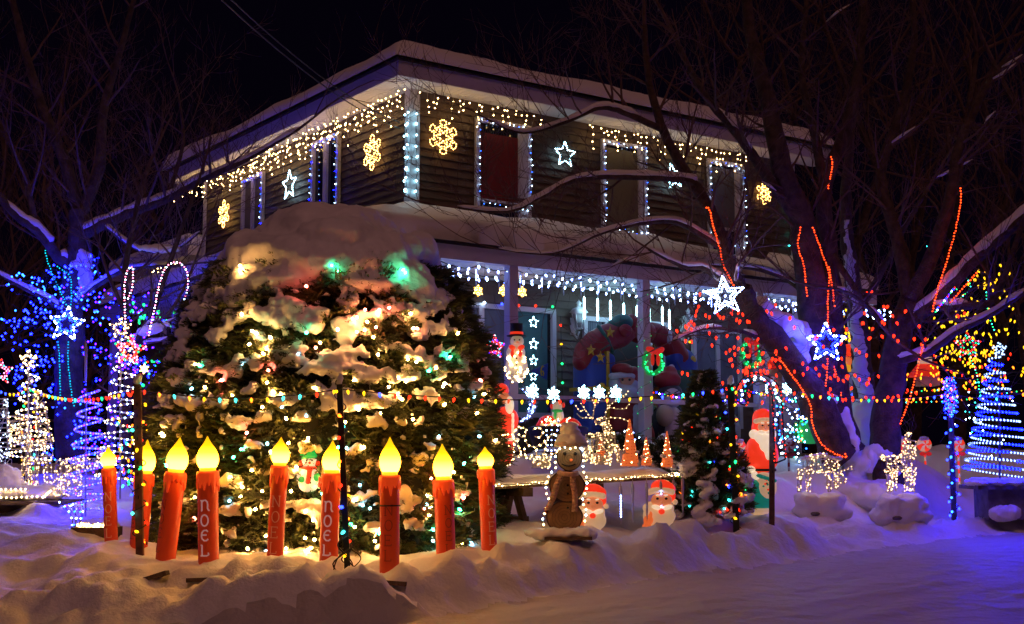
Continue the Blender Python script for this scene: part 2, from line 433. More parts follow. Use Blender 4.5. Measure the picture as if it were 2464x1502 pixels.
# ---- porch
PZ = 1.43; PX = 7.4; PY = 7.2; BZ0, BZ1 = 3.75, 3.93
b = MB(); b.bx((-PD - .02, -PD - .02, PZ - .14), (PX, .0, PZ)); b.bx((-PD - .02, 0, PZ - .14), (-.01, PY, PZ)); hpart(b, 'porch_floor', 'dark_wood')
b = MB(); b.bx((-PD, -PD + .01, .6), (PX, -PD + .04, PZ - .14)); b.bx((-PD, -PD + .04, .6), (-PD + .03, PY, PZ - .14)); hpart(b, 'porch_skirt', 'dark_wood')
b = MB(); b.bx((-PD - .07, -PD - .07, BZ0), (PX, -PD + .07, BZ1)); b.bx((-PD - .07, -PD + .07, BZ0), (-PD + .07, PY, BZ1)); hpart(b, 'porch_beam', 'white_trim')
b = MB(); b.bx((-PD - .10, -PD - .10, BZ1 + .001), (PX, -PD - .071, BZ1 + .03)); b.bx((-PD - .10, -PD - .071, BZ1 + .001), (-PD - .071, PY, BZ1 + .03)); hpart(b, 'drip_edge', 'shingle')
b = MB(); x = -PD + .075
while x < PX - .12:
    b.bx((x + .004, -PD + .075, BZ0 + .10), (x + .10, -.035, BZ0 + .12)); x += .104
y = -.03
while y < PY - .1:
    b.bx((-PD + .075, y + .004, BZ0 + .10), (-.035, y + .10, BZ0 + .12)); y += .104
hpart(b, 'porch_ceiling', 'soffit', kind='stuff')
b = MB(); WZ = 4.55; e = PD + .10
b.add([(-e, -e, BZ1 + .03), (PX, -e, BZ1 + .03), (PX, -.03, WZ), (-.03, -.03, WZ), (-.03, PY, WZ), (-e, PY, BZ1 + .03)], [(0, 1, 2, 3), (0, 3, 4, 5)]); hpart(b, 'porch_roof', 'shingle')
def psnow(xs_, ys_, name, fnz):
    vs = []; fs = []
    for x in xs_:
        for y in ys_: t, th = fnz(x, y); vs.append((x, y, t + th))
    n_ = len(ys_)
    for i in range(len(xs_) - 1):
        for j in range(n_ - 1): a = i * n_ + j; fs.append((a, a + n_, a + n_ + 1, a + 1))
    base = len(vs)
    for x in xs_: t, th = fnz(x, ys_[0]); vs.append((x, ys_[0], t + .002))
    for i in range(len(xs_) - 1): fs.append((i * n_, base + i, base + i + 1, (i + 1) * n_))
    b = MB(); b.add(vs, fs); return hpart(b, name, 'snow', smooth=True)
ee = PD + .14
def porch_snow(x, y):
    d = min(x + ee, y + ee) if (x < 0 or y < 0) else 0
    d = max(0, d); base = BZ1 + .035 + min(1, d / (PD + .1)) * (WZ - BZ1 - .02)
    t = min(1, d / .26); th = .25 * math.sqrt(max(0, 1 - (1 - t) ** 2)) * (1 + .2 * nz(x, y, 1.6)) + .015 * nz(x, y, 6)
    if x > 4.35: k = min(1, (x - 4.35) / .35); th *= (1 - .62 * k)
    if x > 6.9: th += .12
    return base, th
xf = [-ee + i * .1 for i in range(int((PX + ee) / .1) + 1)]
psnow(xf, [-ee + i * .07 for i in range(28)] + [-.035], 'porch_roof_snow', porch_snow)
yl = [-.035 + i * .1 for i in range(int(PY / .1))]
vs = []; fs = []; xl = [-ee + i * .07 for i in range(28)] + [-.035]
for y in yl:
    for x in xl: t, th = porch_snow(x, y); vs.append((x, y, t + th))
n_ = len(xl)
for i in range(len(yl) - 1):
    for j in range(n_ - 1): a = i * n_ + j; fs.append((a, a + n_, a + n_ + 1, a + 1))
b = MB(); b.add(vs, fs); hpart(b, 'porch_roof_snow', 'snow', smooth=True)
px1 = FR(1230, 640, -PD)[0]; px2 = FR(1548, 668, -PD)[0]
for x in (px1, px2, px2 + 2.2, px2 + 4.3):
    b = MB(); b.bx((x - .065, -PD - .06, PZ), (x + .065, -PD + .06, BZ0 - .001)); hpart(b, 'porch_post', 'white_trim')
for y in (1.2, 3.8, 6.6):
    b = MB(); b.bx((-PD - .06, y - .06, PZ), (-PD + .06, y + .06, BZ0 - .001)); hpart(b, 'porch_post', 'white_trim')
zr = FR(1280, 950, -PD)[1]
b = MB()
for a_, c_ in ((px1 + .066, px2 - .066), (px2 + .066, px2 + 2.13), (px2 + 2.27, px2 + 4.3)): b.bx((a_, -PD - .03, zr - .06), (c_, -PD + .03, zr))
hpart(b, 'porch_rail', 'white_trim')

# ---- windows
def window(face, a0, a1, z0, z1, pane='pane', curtain=None, mull=(), trans=(), fr=.07, name='window', curt=(0, 1), cz=(0, 1), fold=False):
    def P(a, d, z): return (a, -d, z) if face == 'F' else (-d, a, z)
    def B(mb, a, b_, z, zz, d0, d1): mb.bx(P(a, d0, z), P(b_, d1, zz))
    f = MB(); B(f, a0 - fr, a0, z0 - fr, z1 + fr, .03, .085); B(f, a1, a1 + fr, z0 - fr, z1 + fr, .03, .085)
    B(f, a0, a1, z1, z1 + fr, .03, .08); B(f, a0, a1, z0 - fr, z0, .03, .08)
    for m in mull: q = a0 + (a1 - a0) * m[0]; B(f, q - m[1] / 2, q + m[1] / 2, z0, z1, .032, .075)
    for m in trans: q = z0 + (z1 - z0) * m[0]; B(f, a0, a1, q - m[1] / 2, q + m[1] / 2, .033, .07)
    fo = hpart(f, name, 'white_trim')
    p = MB(); B(p, a0, a1, z0, z1, .030, .034); hpart(p, 'pane', pane, fo)
    if curtain:
        c = MB(); c0 = a0 + (a1 - a0) * curt[0]; c1 = a0 + (a1 - a0) * curt[1]; zc0 = z0 + (z1 - z0) * cz[0]; zc1 = z0 + (z1 - z0) * cz[1]
        if fold:
            k = 36; vs = []
            for i in range(k + 1):
                q = c0 + (c1 - c0) * i / k; d = .041 + .005 * math.sin(i * 1.25)
                vs += [P(q, d, zc0), P(q, d, zc1)]
            c.add(vs, [(2 * i, 2 * i + 2, 2 * i + 3, 2 * i + 1) for i in range(k)])
        else: B(c, c0, c1, zc0, zc1, .0345, .040)
        hpart(c, 'curtain', curtain, fo)
    return fo
def rectF(u0, v0, u1, v1): a, z1_ = FR(u0, v0); c, z0_ = FR(u1, v1); return a, c, z0_, z1_
window('F', 1.09, 1.92, 4.75, 6.10, curtain='red_curtain', curt=(0, .84), cz=(.18, .90), mull=((.92, .16),), trans=((.17, .05),))
window('F', 3.40, 4.16, 4.70, 6.12, curtain='beige_blind', cz=(.05, .97), curt=(0, .88), mull=((.93, .08),))
window('F', 5.62, 6.30, 4.66, 6.12, curtain='grey_curtain', cz=(.3, .97), curt=(0, .8), mull=((.88, .10),), trans=((.28, .04),))
window('L', 2.05, 2.80, 4.75, 6.15, mull=((.5, .10),))
window('L', 4.70, 5.40, 4.75, 6.03, curtain='beige_blind', mull=((.5, .09),))
g = dict(z0=2.0, z1=3.44)
window('F', .30, 2.36, g['z0'], g['z1'], curtain='grey_curtain', curt=(.02, .6), fold=True, mull=((.40, .09), (.66, .16)), trans=())
b = MB(); b.bx((1.75, -.04, 2.0), (2.3, -.0345, 3.44)); hpart(b, 'curtain', 'teal_curtain')
window('F', 3.02, 4.56, 1.55, 3.38, curtain='grey_curtain', curt=(.0, .2), mull=((.25, .09), (.80, .09)), trans=(), name='window', fold=True)
b = MB(); b.bx((3.43, -.05, 1.5), (4.2, -.041, 3.32)); dr = hpart(b, 'door', 'black'); b = MB(); b.ell((3.52, -.08, 2.35), .03); hpart(b, 'handle', 'wire_white', dr)
window('F', 5.22, 6.15, 1.9, 3.36, curtain='grey_curtain', fold=True, mull=((.52, .08),))
window('F', 6.7, 7.4, 1.6, 3.36, pane='white_plastic', mull=((.5, .05),))
window('L', 1.1, 1.9, 2.1, 3.3, curtain='grey_curtain', fold=True)
window('L', 4.6, 5.5, 2.0, 3.2, curtain='teal_curtain', fold=True)
# ---- lower wing beyond the left end
b = MB(); b.bx((.3, HY + .001, Z0 - .6), (5, HY + 4, 5.0)); wing = hpart(b, 'wing', 'siding')
b = MB(); b.bx((-.3, HY + .05, 5.02), (5.2, HY + 4.3, 5.2)); hpart(b, 'wing_roof', 'white_trim', wing)
b = MB(); b.bx((-.36, HY + .05, 5.204), (5.2, HY + 4.3, 5.42)); o = hpart(b, 'wing_roof_snow', 'snow', wing)
m = o.modifiers.new('bevel', 'BEVEL'); m.width = .09; m.segments = 3
window('L', HY + 1.0, HY + 1.7, 3.6, 4.7, name='window')

# ---- wall lanterns either side of the door
def lantern(pos, label):
    p = Vector(pos); r = empty('wall_lantern', p, label, 'lantern', 'white wall lanterns beside the door', rz=0)
    out = -E2
    b = MB(); b.tube([p + Vector((0, 0, -.1)), p + out * .01 + Vector((0, 0, .15))], .05, 8); b.build('wall_plate', 'white_plastic', r)
    c = p + out * .16
    b = MB(); b.tube([p + out * .02 + Vector((0, 0, -.07)), p + out * .12 + Vector((0, 0, -.16)), c + Vector((0, 0, -.06))], .013, 6); b.build('arm', 'white_plastic', r)
    b = MB()
    for k in range(6):
        t = k * math.pi / 3; d = Vector((math.cos(t), math.sin(t), 0)); b.tube([c + d * .055 + Vector((0, 0, -.02)), c + d * .10 + Vector((0, 0, .20))], .009, 4)
    b.lathe([(.105, .195), (.11, .21), (.105, .22)], c, 6); b.lathe([(.05, -.03), (.06, -.02), (.055, -.01)], c, 6); b.build('cage', 'white_plastic', r)
    b = MB(); b.lathe([(.048, -.01), (.092, .195)], c, 6); b.build('glass', 'grey_plastic', r)
    b = MB(); b.lathe([(.14, .215), (.10, .27), (.035, .30), (.03, .34), (.045, .355), (.012, .39), (0.001, .41)], c, 6); b.build('cap', 'white_plastic', r)
lantern(atF(1377, 790), 'white wall lantern on the siding left of the house door, above the blue gift')
lantern(atF(1640, 805), 'white wall lantern right of the house door, partly behind red lights')

# ================================================================== TREES
def limb(b, sn, path, r0, r1, n=10, snow=0.0, sub=5):
    P = spline(path, sub); k = len(P); rs = [r0 + (r1 - r0) * i / (k - 1) for i in range(k)]
    P = [p + rvec(.12) * r * (0 if i == 0 else 1) for i, (p, r) in enumerate(zip(P, rs))]
    b.tube(P, rs, n)
    if snow: snow_on(sn, P, rs, snow)
    return P, rs
def snow_on(sn, P, rs, amt, lim=.78):
    run = []; ph = rnd(0, 50)
    def flush():
        nonlocal run
        if len(run) > 2:
            pts = [q[0] for q in run]; rr = [q[1] for q in run]; rr[0] *= .3; rr[-1] *= .3; sn.tube(pts, rr, 7)
        run = []
    for i in range(len(P)):
        d = (P[min(i + 1, len(P) - 1)] - P[max(0, i - 1)]).normalized(); r = rs[i]
        gate = noise.noise(Vector((i * .33 + ph, ph, 0))) + amt * .9 - .15
        if abs(d.z) < lim and gate > 0: run.append((P[i] + Vector((0, 0, r * .75 + .012)), (r * .85 + .012) * (1 + .35 * noise.noise(Vector((i * .6 + ph, 0, ph))))))
        else: flush()
    flush()
def twigs(b, sn, p, d, L, r, lev, spread=.6, up=.12, snow=.0, kids=3, n=3):
    seg = 5; pts = [Vector(p)]; d = Vector(d).normalized()
    for i in range(seg):
        d = (d + rvec(.16) + Vector((0, 0, up * .5))).normalized(); pts.append(pts[-1] + d * (L / seg))
    rs = [r * (1 - .65 * i / seg) for i in range(seg + 1)]
    b.tube(pts, rs, n if r < .02 else 5, caps=False)
    if snow and r > .016 and random.random() < .5: snow_on(sn, [p_ + rvec(.01) for p_ in pts], rs, snow, .6)
    if lev > 0:
        for k in range(kids):
            i = random.randint(1, seg); side = rvec(1); side = (side - d * side.dot(d)).normalized()
            nd = (d * (1 - spread * .5) + side * spread + Vector((0, 0, up))).normalized()
            twigs(b, sn, pts[i], nd, L * rnd(.5, .78), max(.0035, rs[i] * .62), lev - 1, spread, up, snow, kids, n)
def tree(name, label, limbs, group=None, twig_every=.3, lev=3, tl=(.6, 1.1), snow=.5, up=.12, kids=3, tw=1.0):
    """limbs: (path of (u,v,Y), r0, r1, snow, role, twig density)"""
    base = at(*limbs[0][0][0]); root = empty(name, base, label, 'tree', group)
    tb = MB(); sb = MB()
    for path, r0, r1, sn, role, dens in limbs:
        b = MB() if role == 'limb' else (MB())
        P, rs = limb(b, sb, [at(*q) for q in path], r0, r1, 10 if r0 > .08 else 7, sn)
        b.build('trunk' if role == 'trunk' else 'limb', 'bark', root)
        if dens:
            ln = sum((P[i + 1] - P[i]).length for i in range(len(P) - 1)); cnt = int(ln / twig_every * dens)
            for k in range(cnt):
                i = int(len(P) * rnd(.12, .98)); i = min(i, len(P) - 2); d = (P[i + 1] - P[i]).normalized()
                side = rvec(1); side = (side - d * side.dot(d)).normalized()
                twigs(tb, sb, P[i], d * .5 + side * .8 + Vector((0, 0, up)), rnd(*tl) * tw, min(.022, rs[i] * .5), lev, .65, up, snow * .6, kids)
            twigs(tb, sb, P[-1], (P[-1] - P[-3]), tl[1] * tw, min(.03, rs[-1]), lev, .6, up, snow * .6, kids)
    if tb.v: stuff(tb.build('twigs', 'twig', root))
    if sb.v: stuff(sb.build('branch_snow', 'snow', root))
    return root
big = tree('maple_tree', 'large bare multi-stemmed tree right of the porch, wrapped with red rope lights', [
    ([(2025,1105,17),(1985,1010,16.9),(1935,920,16.8),(1870,830,16.5),(1810,760,16.2),(1785,730,16.1)], .24, .13, .0, 'trunk', 0),
    ([(1800,745,16.15),(1775,690,16),(1750,620,15.9),(1725,545,15.8),(1700,490,15.7),(1640,400,15.6),(1590,300,15.5),(1560,180,15.5),(1550,60,15.5)], .11, .035, .25, 'limb', 1.0),
    ([(1810,765,16.2),(1800,720,16.1),(1787,690,16.0)], .12, .10, 0, 'limb', 0),
    ([(1700,490,15.7),(1670,440,15.6),(1600,430,15.4),(1480,425,15.2),(1380,435,15.0),(1300,475,14.9),(1220,510,14.8),(1100,500,14.7)], .055, .014, .75, 'limb', .8),
    ([(1740,600,15.85),(1640,540,15.5),(1560,535,15.3),(1450,560,15.1),(1330,610,15),(1200,600,14.9)], .04, .008, .6, 'limb', 1.6),
    ([(1590,310,15.5),(1500,270,15.3),(1440,260,15.2),(1370,290,15.1),(1260,320,15),(1180,290,15)], .045, .01, .35, 'limb', 1.2),
    ([(2040,1100,17.1),(1990,960,17.2),(1965,800,17.2),(1945,650,17.2),(1925,520,17.2),(1880,400,17),(1850,250,17),(1810,100,17),(1790,-60,17)], .27, .06, .0, 'trunk', .6),
    ([(1930,540,17.2),(1850,430,17),(1780,330,16.9),(1690,220,16.8),(1610,60,16.7)], .09, .03, .35, 'limb', 1.0),
    ([(2030,1050,17.3),(2010,900,17.4),(2005,750,17.4),(1995,600,17.4),(1985,450,17.4),(2040,300,17.3),(2070,120,17.3),(2080,-60,17.3)], .17, .05, .0, 'trunk', .7),
    ([(1990,470,17.4),(1960,330,17.4),(1930,180,17.4),(1940,0,17.4)], .08, .03, .1, 'limb', 1.0),
    ([(1800,720,16.1),(1700,650,15.8),(1640,640,15.5),(1560,600,15.2)], .05, .015, .6, 'limb', 1.2),
    ([(1870,830,16.5),(1790,800,16.1),(1700,790,15.8),(1620,820,15.5)], .035, .01, .4, 'limb', 1.4),
    ([(1995,600,17.4),(2060,700,17),(2120,780,16.8)], .05, .03, .3, 'limb', .3),
    ([(1965,800,17.2),(1930,700,17.6),(1830,650,17.8),(1700,640,17.9)], .05, .02, .85, 'limb', .6),
], twig_every=.27, lev=3, tl=(.55, 1.2), kids=3)
treeB = tree('maple_tree', 'bare forked tree right of the large tree, behind the standing wire deer', [
    ([(2135,1175,17.3),(2130,1050,17.3),(2145,920,17.3),(2165,800,17.2),(2190,720,17.1)], .22, .14, 0, 'trunk', 0),
    ([(2190,720,17.1),(2240,620,17),(2285,480,17),(2310,350,17),(2380,200,17),(2480,80,17)], .11, .04, .3, 'limb', .8),
    ([(2170,790,17.2),(2250,730,16.9),(2330,640,16.7),(2420,560,16.5),(2520,470,16.3)], .10, .06, 1.0, 'limb', .5),
    ([(2190,730,17.1),(2160,580,17.2),(2120,420,17.3),(2170,260,17.3),(2200,100,17.3),(2190,-50,17.3)], .10, .035, .15, 'limb', .9),
    ([(2150,870,17.2),(2230,850,16.9),(2300,800,16.6),(2380,760,16.4),(2470,700,16.2)], .06, .03, 1.0, 'limb', .5),
    ([(2240,740,16.9),(2330,735,16.6),(2390,720,16.4),(2440,600,16.3),(2480,480,16.2)], .06, .03, .3, 'limb', .6),
    ([(2130,790,17),(2090,740,16.8),(2030,700,16.7),(1960,690,16.6)], .035, .015, .3, 'limb', .8),
], twig_every=.28, lev=3, tl=(.6, 1.3))
treeC = tree('snow_plastered_tree', 'pale tree with snow plastered on its trunk between the two large trees', [
    ([(2085,1010,18.5),(2075,900,18.5),(2065,780,18.5),(2050,650,18.5),(2035,540,18.5),(2040,400,18.5),(2060,200,18.5)], .17, .05, 0, 'trunk', .5),
    ([(2060,760,18.5),(2130,640,18.6),(2170,560,18.7),(2230,460,18.8)], .06, .03, .6, 'limb', .6),
], twig_every=.5, lev=2, tl=(.6, 1.0))
sn = []
for i in range(46):
    t = i / 45; v = 1015 - t * 480; u = 2084 - t * 50 + rnd(-7, 7); r = S(rnd(16, 26) * (1 - .72 * t), 18.3)
    sn.append((at(u + 2, v, 18.36), (r, r * .6, r * 1.5)))
blob('trunk_snow', sn, 'snow', treeC, .035, 4)
sn = []
for i in range(40):     # snow lying in the fork behind the leaning limb
    t = rnd(0, 1); u = 1800 + t * 140; v = 735 + t * 95 + rnd(-6, 8); Y = 16.35 + t * .6
    sn.append((at(u + 14, v - 12 + rnd(-6, 10), Y), (S(rnd(14, 26), Y), .07, S(rnd(12, 26), Y))))
for i in range(20): sn.append((at(rnd(1900, 1935), rnd(790, 880), 17.05), (S(20, 17), .1, S(30, 17))))
blob('trunk_snow', sn, 'snow', big, .035, 4)
heap = empty('snow_heap', at(2080, 1120, 17.6), 'tall snow drift piled between the trunks of the two large trees', 'snow heap')
sn = [(at(2075, 1150, 17.8), (.55, .5, .38)), (at(2090, 1060, 18.2), (.35, .35, .5)), (at(2020, 1180, 17.2), (.45, .4, .22)), (at(2110, 1195, 17.0), (.5, .4, .22)), (at(2085, 1000, 18.4), (.2, .2, .35))]
for i in range(30): sn.append((at(rnd(2010, 2150), rnd(1090, 1210), rnd(17.2, 17.9)), (rnd(.1, .25), rnd(.1, .2), rnd(.08, .2))))
blob('drift', sn, 'snow', heap, .04, 8)
for k, side in enumerate([[(2035, 1085), (2045, 1040), (2030, 1000), (2000, 975), (2055, 1070)], [(2098, 1090), (2096, 1110)]]):
    blob('trunk_snow', [(at(u + rnd(-9, 9), v + rnd(-16, 16), 16.95 if k == 0 else 17.15), (rnd(.03, .08), .07, rnd(.04, .10))) for u, v in side for _ in range(4)] , 'snow', [big, treeB][k], .025, 4)

leftT = tree('snowy_tree', 'bare snow-laden tree at the far left strung with blue lights', [
    ([(172,1110,18),(165,980,18),(168,840,18),(172,720,18),(185,620,18),(192,560,18),(190,500,18)], .21, .13, 0, 'trunk', 0),
    ([(190,510,18),(160,400,18),(110,280,18),(60,120,18),(20,-40,18)], .10, .04, .2, 'limb', .7),
    ([(180,640,18),(140,620,17.9),(120,590,17.8),(85,550,17.7),(40,520,17.6),(-20,450,17.5)], .09, .05, .9, 'limb', .7),
    ([(192,570,18),(250,540,17.8),(320,510,17.7),(400,480,17.6),(470,440,17.5),(560,400,17.4),(620,370,17.4),(720,310,17.3)], .085, .02, .9, 'limb', .7),
    ([(192,520,18),(240,400,18),(250,260,18),(290,120,18),(330,-30,18)], .09, .03, .2, 'limb', .7),
    ([(165,760,18),(110,720,17.8),(50,690,17.6),(-20,650,17.5)], .05, .02, .9, 'limb', .6),
    ([(175,740,18),(230,690,17.8),(300,650,17.6),(380,640,17.4)], .05, .02, .9, 'limb', .9),
    ([(400,480,17.6),(440,350,17.6),(430,230,17.6)], .035, .015, .2, 'limb', .8),
    ([(85,550,17.7),(60,420,17.7),(0,300,17.7)], .05, .03, .4, 'limb', .7),
    ([(250,540,17.8),(330,600,17.3),(420,600,17.0),(480,560,16.8)], .03, .01, .8, 'limb', .9),
], twig_every=.27, lev=3, tl=(.6, 1.3), snow=.6)
blob('trunk_snow', [(at(rnd(185, 215), rnd(600, 700), 17.9), (rnd(.05, .11), .06, rnd(.06, .12))) for i in range(16)], 'snow', leftT, .025, 3)
sap = tree('snowy_tree', 'slender forked snowy tree beside the cedar, carrying the pink rope lights', [
    ([(300,1150,16.6),(305,1000,16.6),(310,880,16.6),(305,760,16.6),(300,660,16.6),(320,540,16.6),(350,420,16.6)], .07, .03, .2, 'trunk', 1.0),
    ([(315,860,16.6),(350,800,16.5),(385,700,16.4),(420,600,16.3),(455,500,16.2),(480,430,16.2)], .05, .02, .4, 'limb', 1.2),
    ([(350,800,16.5),(400,760,16.3),(440,700,16.2),(480,600,16.1)], .03, .012, .4, 'limb', 1.2),
    ([(305,760,16.6),(260,660,16.6),(230,560,16.6)], .035, .012, .5, 'limb', 1.0),
    ([(315,830,16.5),(370,775,16.4),(410,790,16.3)], .035, .012, .95, 'limb', .8),
], twig_every=.36, lev=3, tl=(.4, .9), snow=.7)
stuff(blob('branch_snow_pile', [(at(345 + i * 9, 800 - i * 3, 16.3), (.09, .07, .06)) for i in range(5)] + [(at(350 + i * 14, 596 + 4 * (i % 2), 16.6), (.11, .07, .04)) for i in range(6)], 'snow', sap, .02, 3))

# bare trees of the dark wood behind
bgspots = [(60, 34, 9), (180, 30, 10), (330, 36, 10), (1500, 40, 11), (1700, 34, 12), (1830, 30, 12), (1960, 32, 13), (2090, 28, 12), (2200, 33, 13), (2300, 27, 11), (2400, 30, 12), (2500, 25, 10), (-60, 28, 9)]
for i, (u, Y, hgt) in enumerate(bgspots):
    p = at(u, 1080, Y); p.z = 1.2
    r = empty('bare_tree', p, 'bare dark tree in the unlit wood behind the house', 'tree', 'bare trees in the dark wood')
    b = MB(); tb = MB(); P = [p + Vector((rnd(-.3, .3) * k * .5, 0, hgt * k / 6 * .8)) for k in range(7)]
    b.tube(P, [.16 * (1 - .12 * k) for k in range(7)], 7); b.build('trunk', 'bark', r)
    for k in range(16):
        j = random.randint(1, 6); twigs(tb, None, P[j], rvec(1) + Vector((0, 0, .9)), rnd(2.0, 3.4), .045, 3, .55, .12, 0, 3)
    stuff(tb.build('twigs', 'twig', r))

# ================================================================== GIANT CEDAR DOME
BY = 13.25
sil = [(1345, 385), (1250, 408), (1150, 416), (1050, 418), (980, 413), (900, 398), (840, 380), (780, 352), (730, 326), (690, 305), (650, 285), (610, 262), (570, 228), (540, 190), (515, 140), (500, 90), (490, 35), (487, 4)]
prof = [(S(h_, BY), at(790, v, BY).z) for v, h_ in sil]
BC = at(790, 1113, BY); pz = np.array([q[1] for q in prof]); pr = np.array([q[0] for q in prof])
def brad(z): return float(np.interp(z, pz, pr))
def bpt(th, z, k=1.0): r = brad(z) * k; return Vector((BC.x + r * math.cos(th), BC.y + r * .9 * math.sin(th), z))
def bpix(u, v, k=1.0):      # the dome's surface seen at a pixel
    z = at(790, v, BY).z; c = max(-.97, min(.97, S(u - 790, BY) / max(.05, brad(z) * k)))
    th = -math.acos(c); p = bpt(th, z, k)
    for _ in range(3):
        q = at(u, v, p.y); z = q.z; c = max(-.97, min(.97, (q.x - BC.x) / max(.05, brad(z) * k))); p = bpt(-math.acos(c), z, k)
    return p
cedar = empty('cedar_bush', (BC.x, BC.y, .5), 'giant dome-shaped cedar bush capped with thick snow and glowing with coloured bulbs', 'bush')
b = MB(); n_ = 48; rows = []
for r_, z_ in prof[:-8]: rows.append((r_ * .88, z_))
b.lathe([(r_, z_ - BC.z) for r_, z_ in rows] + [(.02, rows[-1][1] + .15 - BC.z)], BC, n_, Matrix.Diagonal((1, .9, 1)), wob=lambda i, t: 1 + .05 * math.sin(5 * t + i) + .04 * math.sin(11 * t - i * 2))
b.build('inner_core', 'bush_core', cedar)  # solid dark core that blocks the view through the foliage
def frond(seed):
    rs = np.random.RandomState(seed); V = []; F = []
    def leaf(p, d, L, wd):
        n = np.cross(d, [0, 0, 1.0]); n = n / (np.linalg.norm(n) + 1e-6); k = len(V)
        droop = np.array([0, 0, -.15 * L]); nn = n + rs.uniform(-.25, .25, 3)
        V.extend([p, p + d * L * .5 + nn * wd, p + d * L + droop, p + d * L * .5 - nn * wd]); F.append((k, k + 1, k + 2, k + 3))
    m = 6
    for i in range(m):
        t = i / m; p = np.array([t * .1, 0, -.03 * t * t]); L = .055 * (1 - .45 * t)
        for sgn in (-1, 1):
            d = np.array([.75, sgn * .65, rs.uniform(-.2, .2)]); leaf(p, d, L * rs.uniform(.7, 1.3), .006)
            d2 = np.array([.95, sgn * .25, rs.uniform(-.35, .35)]); leaf(p + d * L * .4, d2, L * .6, .005)
    leaf(np.array([.09, 0, -.03]), np.array([1, 0, -.2]), .05, .006)
    return np.array(V), F
tmpl = [frond(i) for i in range(5)]
def scatter(name, pts, mats_, parent, scale=(.8, 1.5)):
    off = np.array(root_of(parent)[:]); VV = []; FF = []; base = 0
    per = max(1, len(tmpl)); 
    P = np.array([p[0][:] for p in pts]); N = np.array([p[1][:] for p in pts])
    for i in range(len(P)):
        v, f = tmpl[i % per]; n = N[i] + np.random.uniform(-.55, .55, 3); n /= np.linalg.norm(n)
        a = np.array([0, 0, 1.0]) + np.random.uniform(-.9, .9, 3); y = np.cross(a, n); y /= np.linalg.norm(y) + 1e-9; z = np.cross(n, y)
        s = np.random.uniform(*scale); VV.append((v * s) @ np.stack([n, y, z]) + P[i] - off)
        FF.append(np.array(f) + base); base += len(v)
    V = np.concatenate(VV); F = np.concatenate(FF)
    me = bpy.data.meshes.new(name); me.vertices.add(len(V)); me.vertices.foreach_set('co', V.ravel())
    me.loops.add(F.size); me.loops.foreach_set('vertex_index', F.ravel().astype(np.int32)); me.polygons.add(len(F))
    me.polygons.foreach_set('loop_start', np.arange(0, F.size, 4, dtype=np.int32)); me.polygons.foreach_set('loop_total', np.full(len(F), 4, dtype=np.int32))
    me.update(calc_edges=True); me.validate()
    for m_ in mats_: me.materials.append(M[m_])
    if len(mats_) > 1:
        mi = np.repeat(np.random.randint(0, len(mats_), len(P)), [len(q) for q in FF]).astype(np.int32); me.polygons.foreach_set('material_index', mi)
    o = bpy.data.objects.new(name, me); col.objects.link(o); o.parent = parent; o['kind'] = 'stuff'; return o
pts = []; zb, zt = prof[0][1] - .1, at(790, 655, BY).z
def tuft(th, z): return noise.noise(Vector((math.cos(th) * 3.2, math.sin(th) * 3.2, z * 3.4))) * .13 + noise.noise(Vector((math.cos(th) * 8, math.sin(th) * 8, z * 8))) * .06
while len(pts) < 15500:
    th = rnd(-math.pi - .35, .35) if random.random() < .9 else rnd(0, 2 * math.pi); z = rnd(zb, zt); k = .93 + tuft(th, z) * .8 + rnd(-.10, .03)
    p = bpt(th, z, k); n = Vector((math.cos(th), math.sin(th), .25)); pts.append((p, n))
scatter('foliage', pts, ['foliage', 'foliage', 'foliage_dark'], cedar)
# snow cap
sn = []
for i in range(150):
    v = rnd(500, 640 + 22 * math.sin(i * 2.1)); th = rnd(-math.pi - .3, .3); z = at(790, v, BY).z
    big_ = rnd(.12, .24); p = bpt(th, z - .05, .80 if v > 580 else .62); sn.append((p - Vector((0, 0, .10)), (big_ * 1.2, big_ * 1.0, big_ * .8)))
for u, v, a_, c_ in [(800,560,110,66),(850,545,60,52),(710,590,90,50),(610,650,70,44),(905,600,90,60),(960,650,70,55),(880,620,90,60),(780,620,150,70),(680,660,110,45),(560,660,50,60),(870,665,110,36),(980,690,60,42),(540,720,45,50)]:
    p = bpix(u, v + 22, .80); sn.append((p, (S(a_, BY) * .9, .36, S(c_, BY) * .85)))
for i in range(46):
    v = rnd(560, 735); sd = random.choice((-1, 1)); h_ = np.interp(v, [q[0] for q in sil][::-1], [q[1] for q in sil][::-1]); v = max(v, 600); p = bpix(790 + sd * h_ * rnd(.55, .90), v, .90); g_ = rnd(.10, .18); sn.append((p, (g_ * 1.2, g_, g_ * rnd(.8, 1.3))))
sn.append((at(765, 635, BY), (.90, .86, .34))); sn.append((at(775, 585, BY), (.66, .60, .30))); sn.append((at(790, 555, BY), (.52, .50, .20))); sn.append((at(830, 530, BY), (.30, .32, .155))); sn.append((at(750, 548, BY), (.42, .40, .17)))
cap = blob('snow_cap', sn, 'snow', cedar, .03, 18, rough=.7)
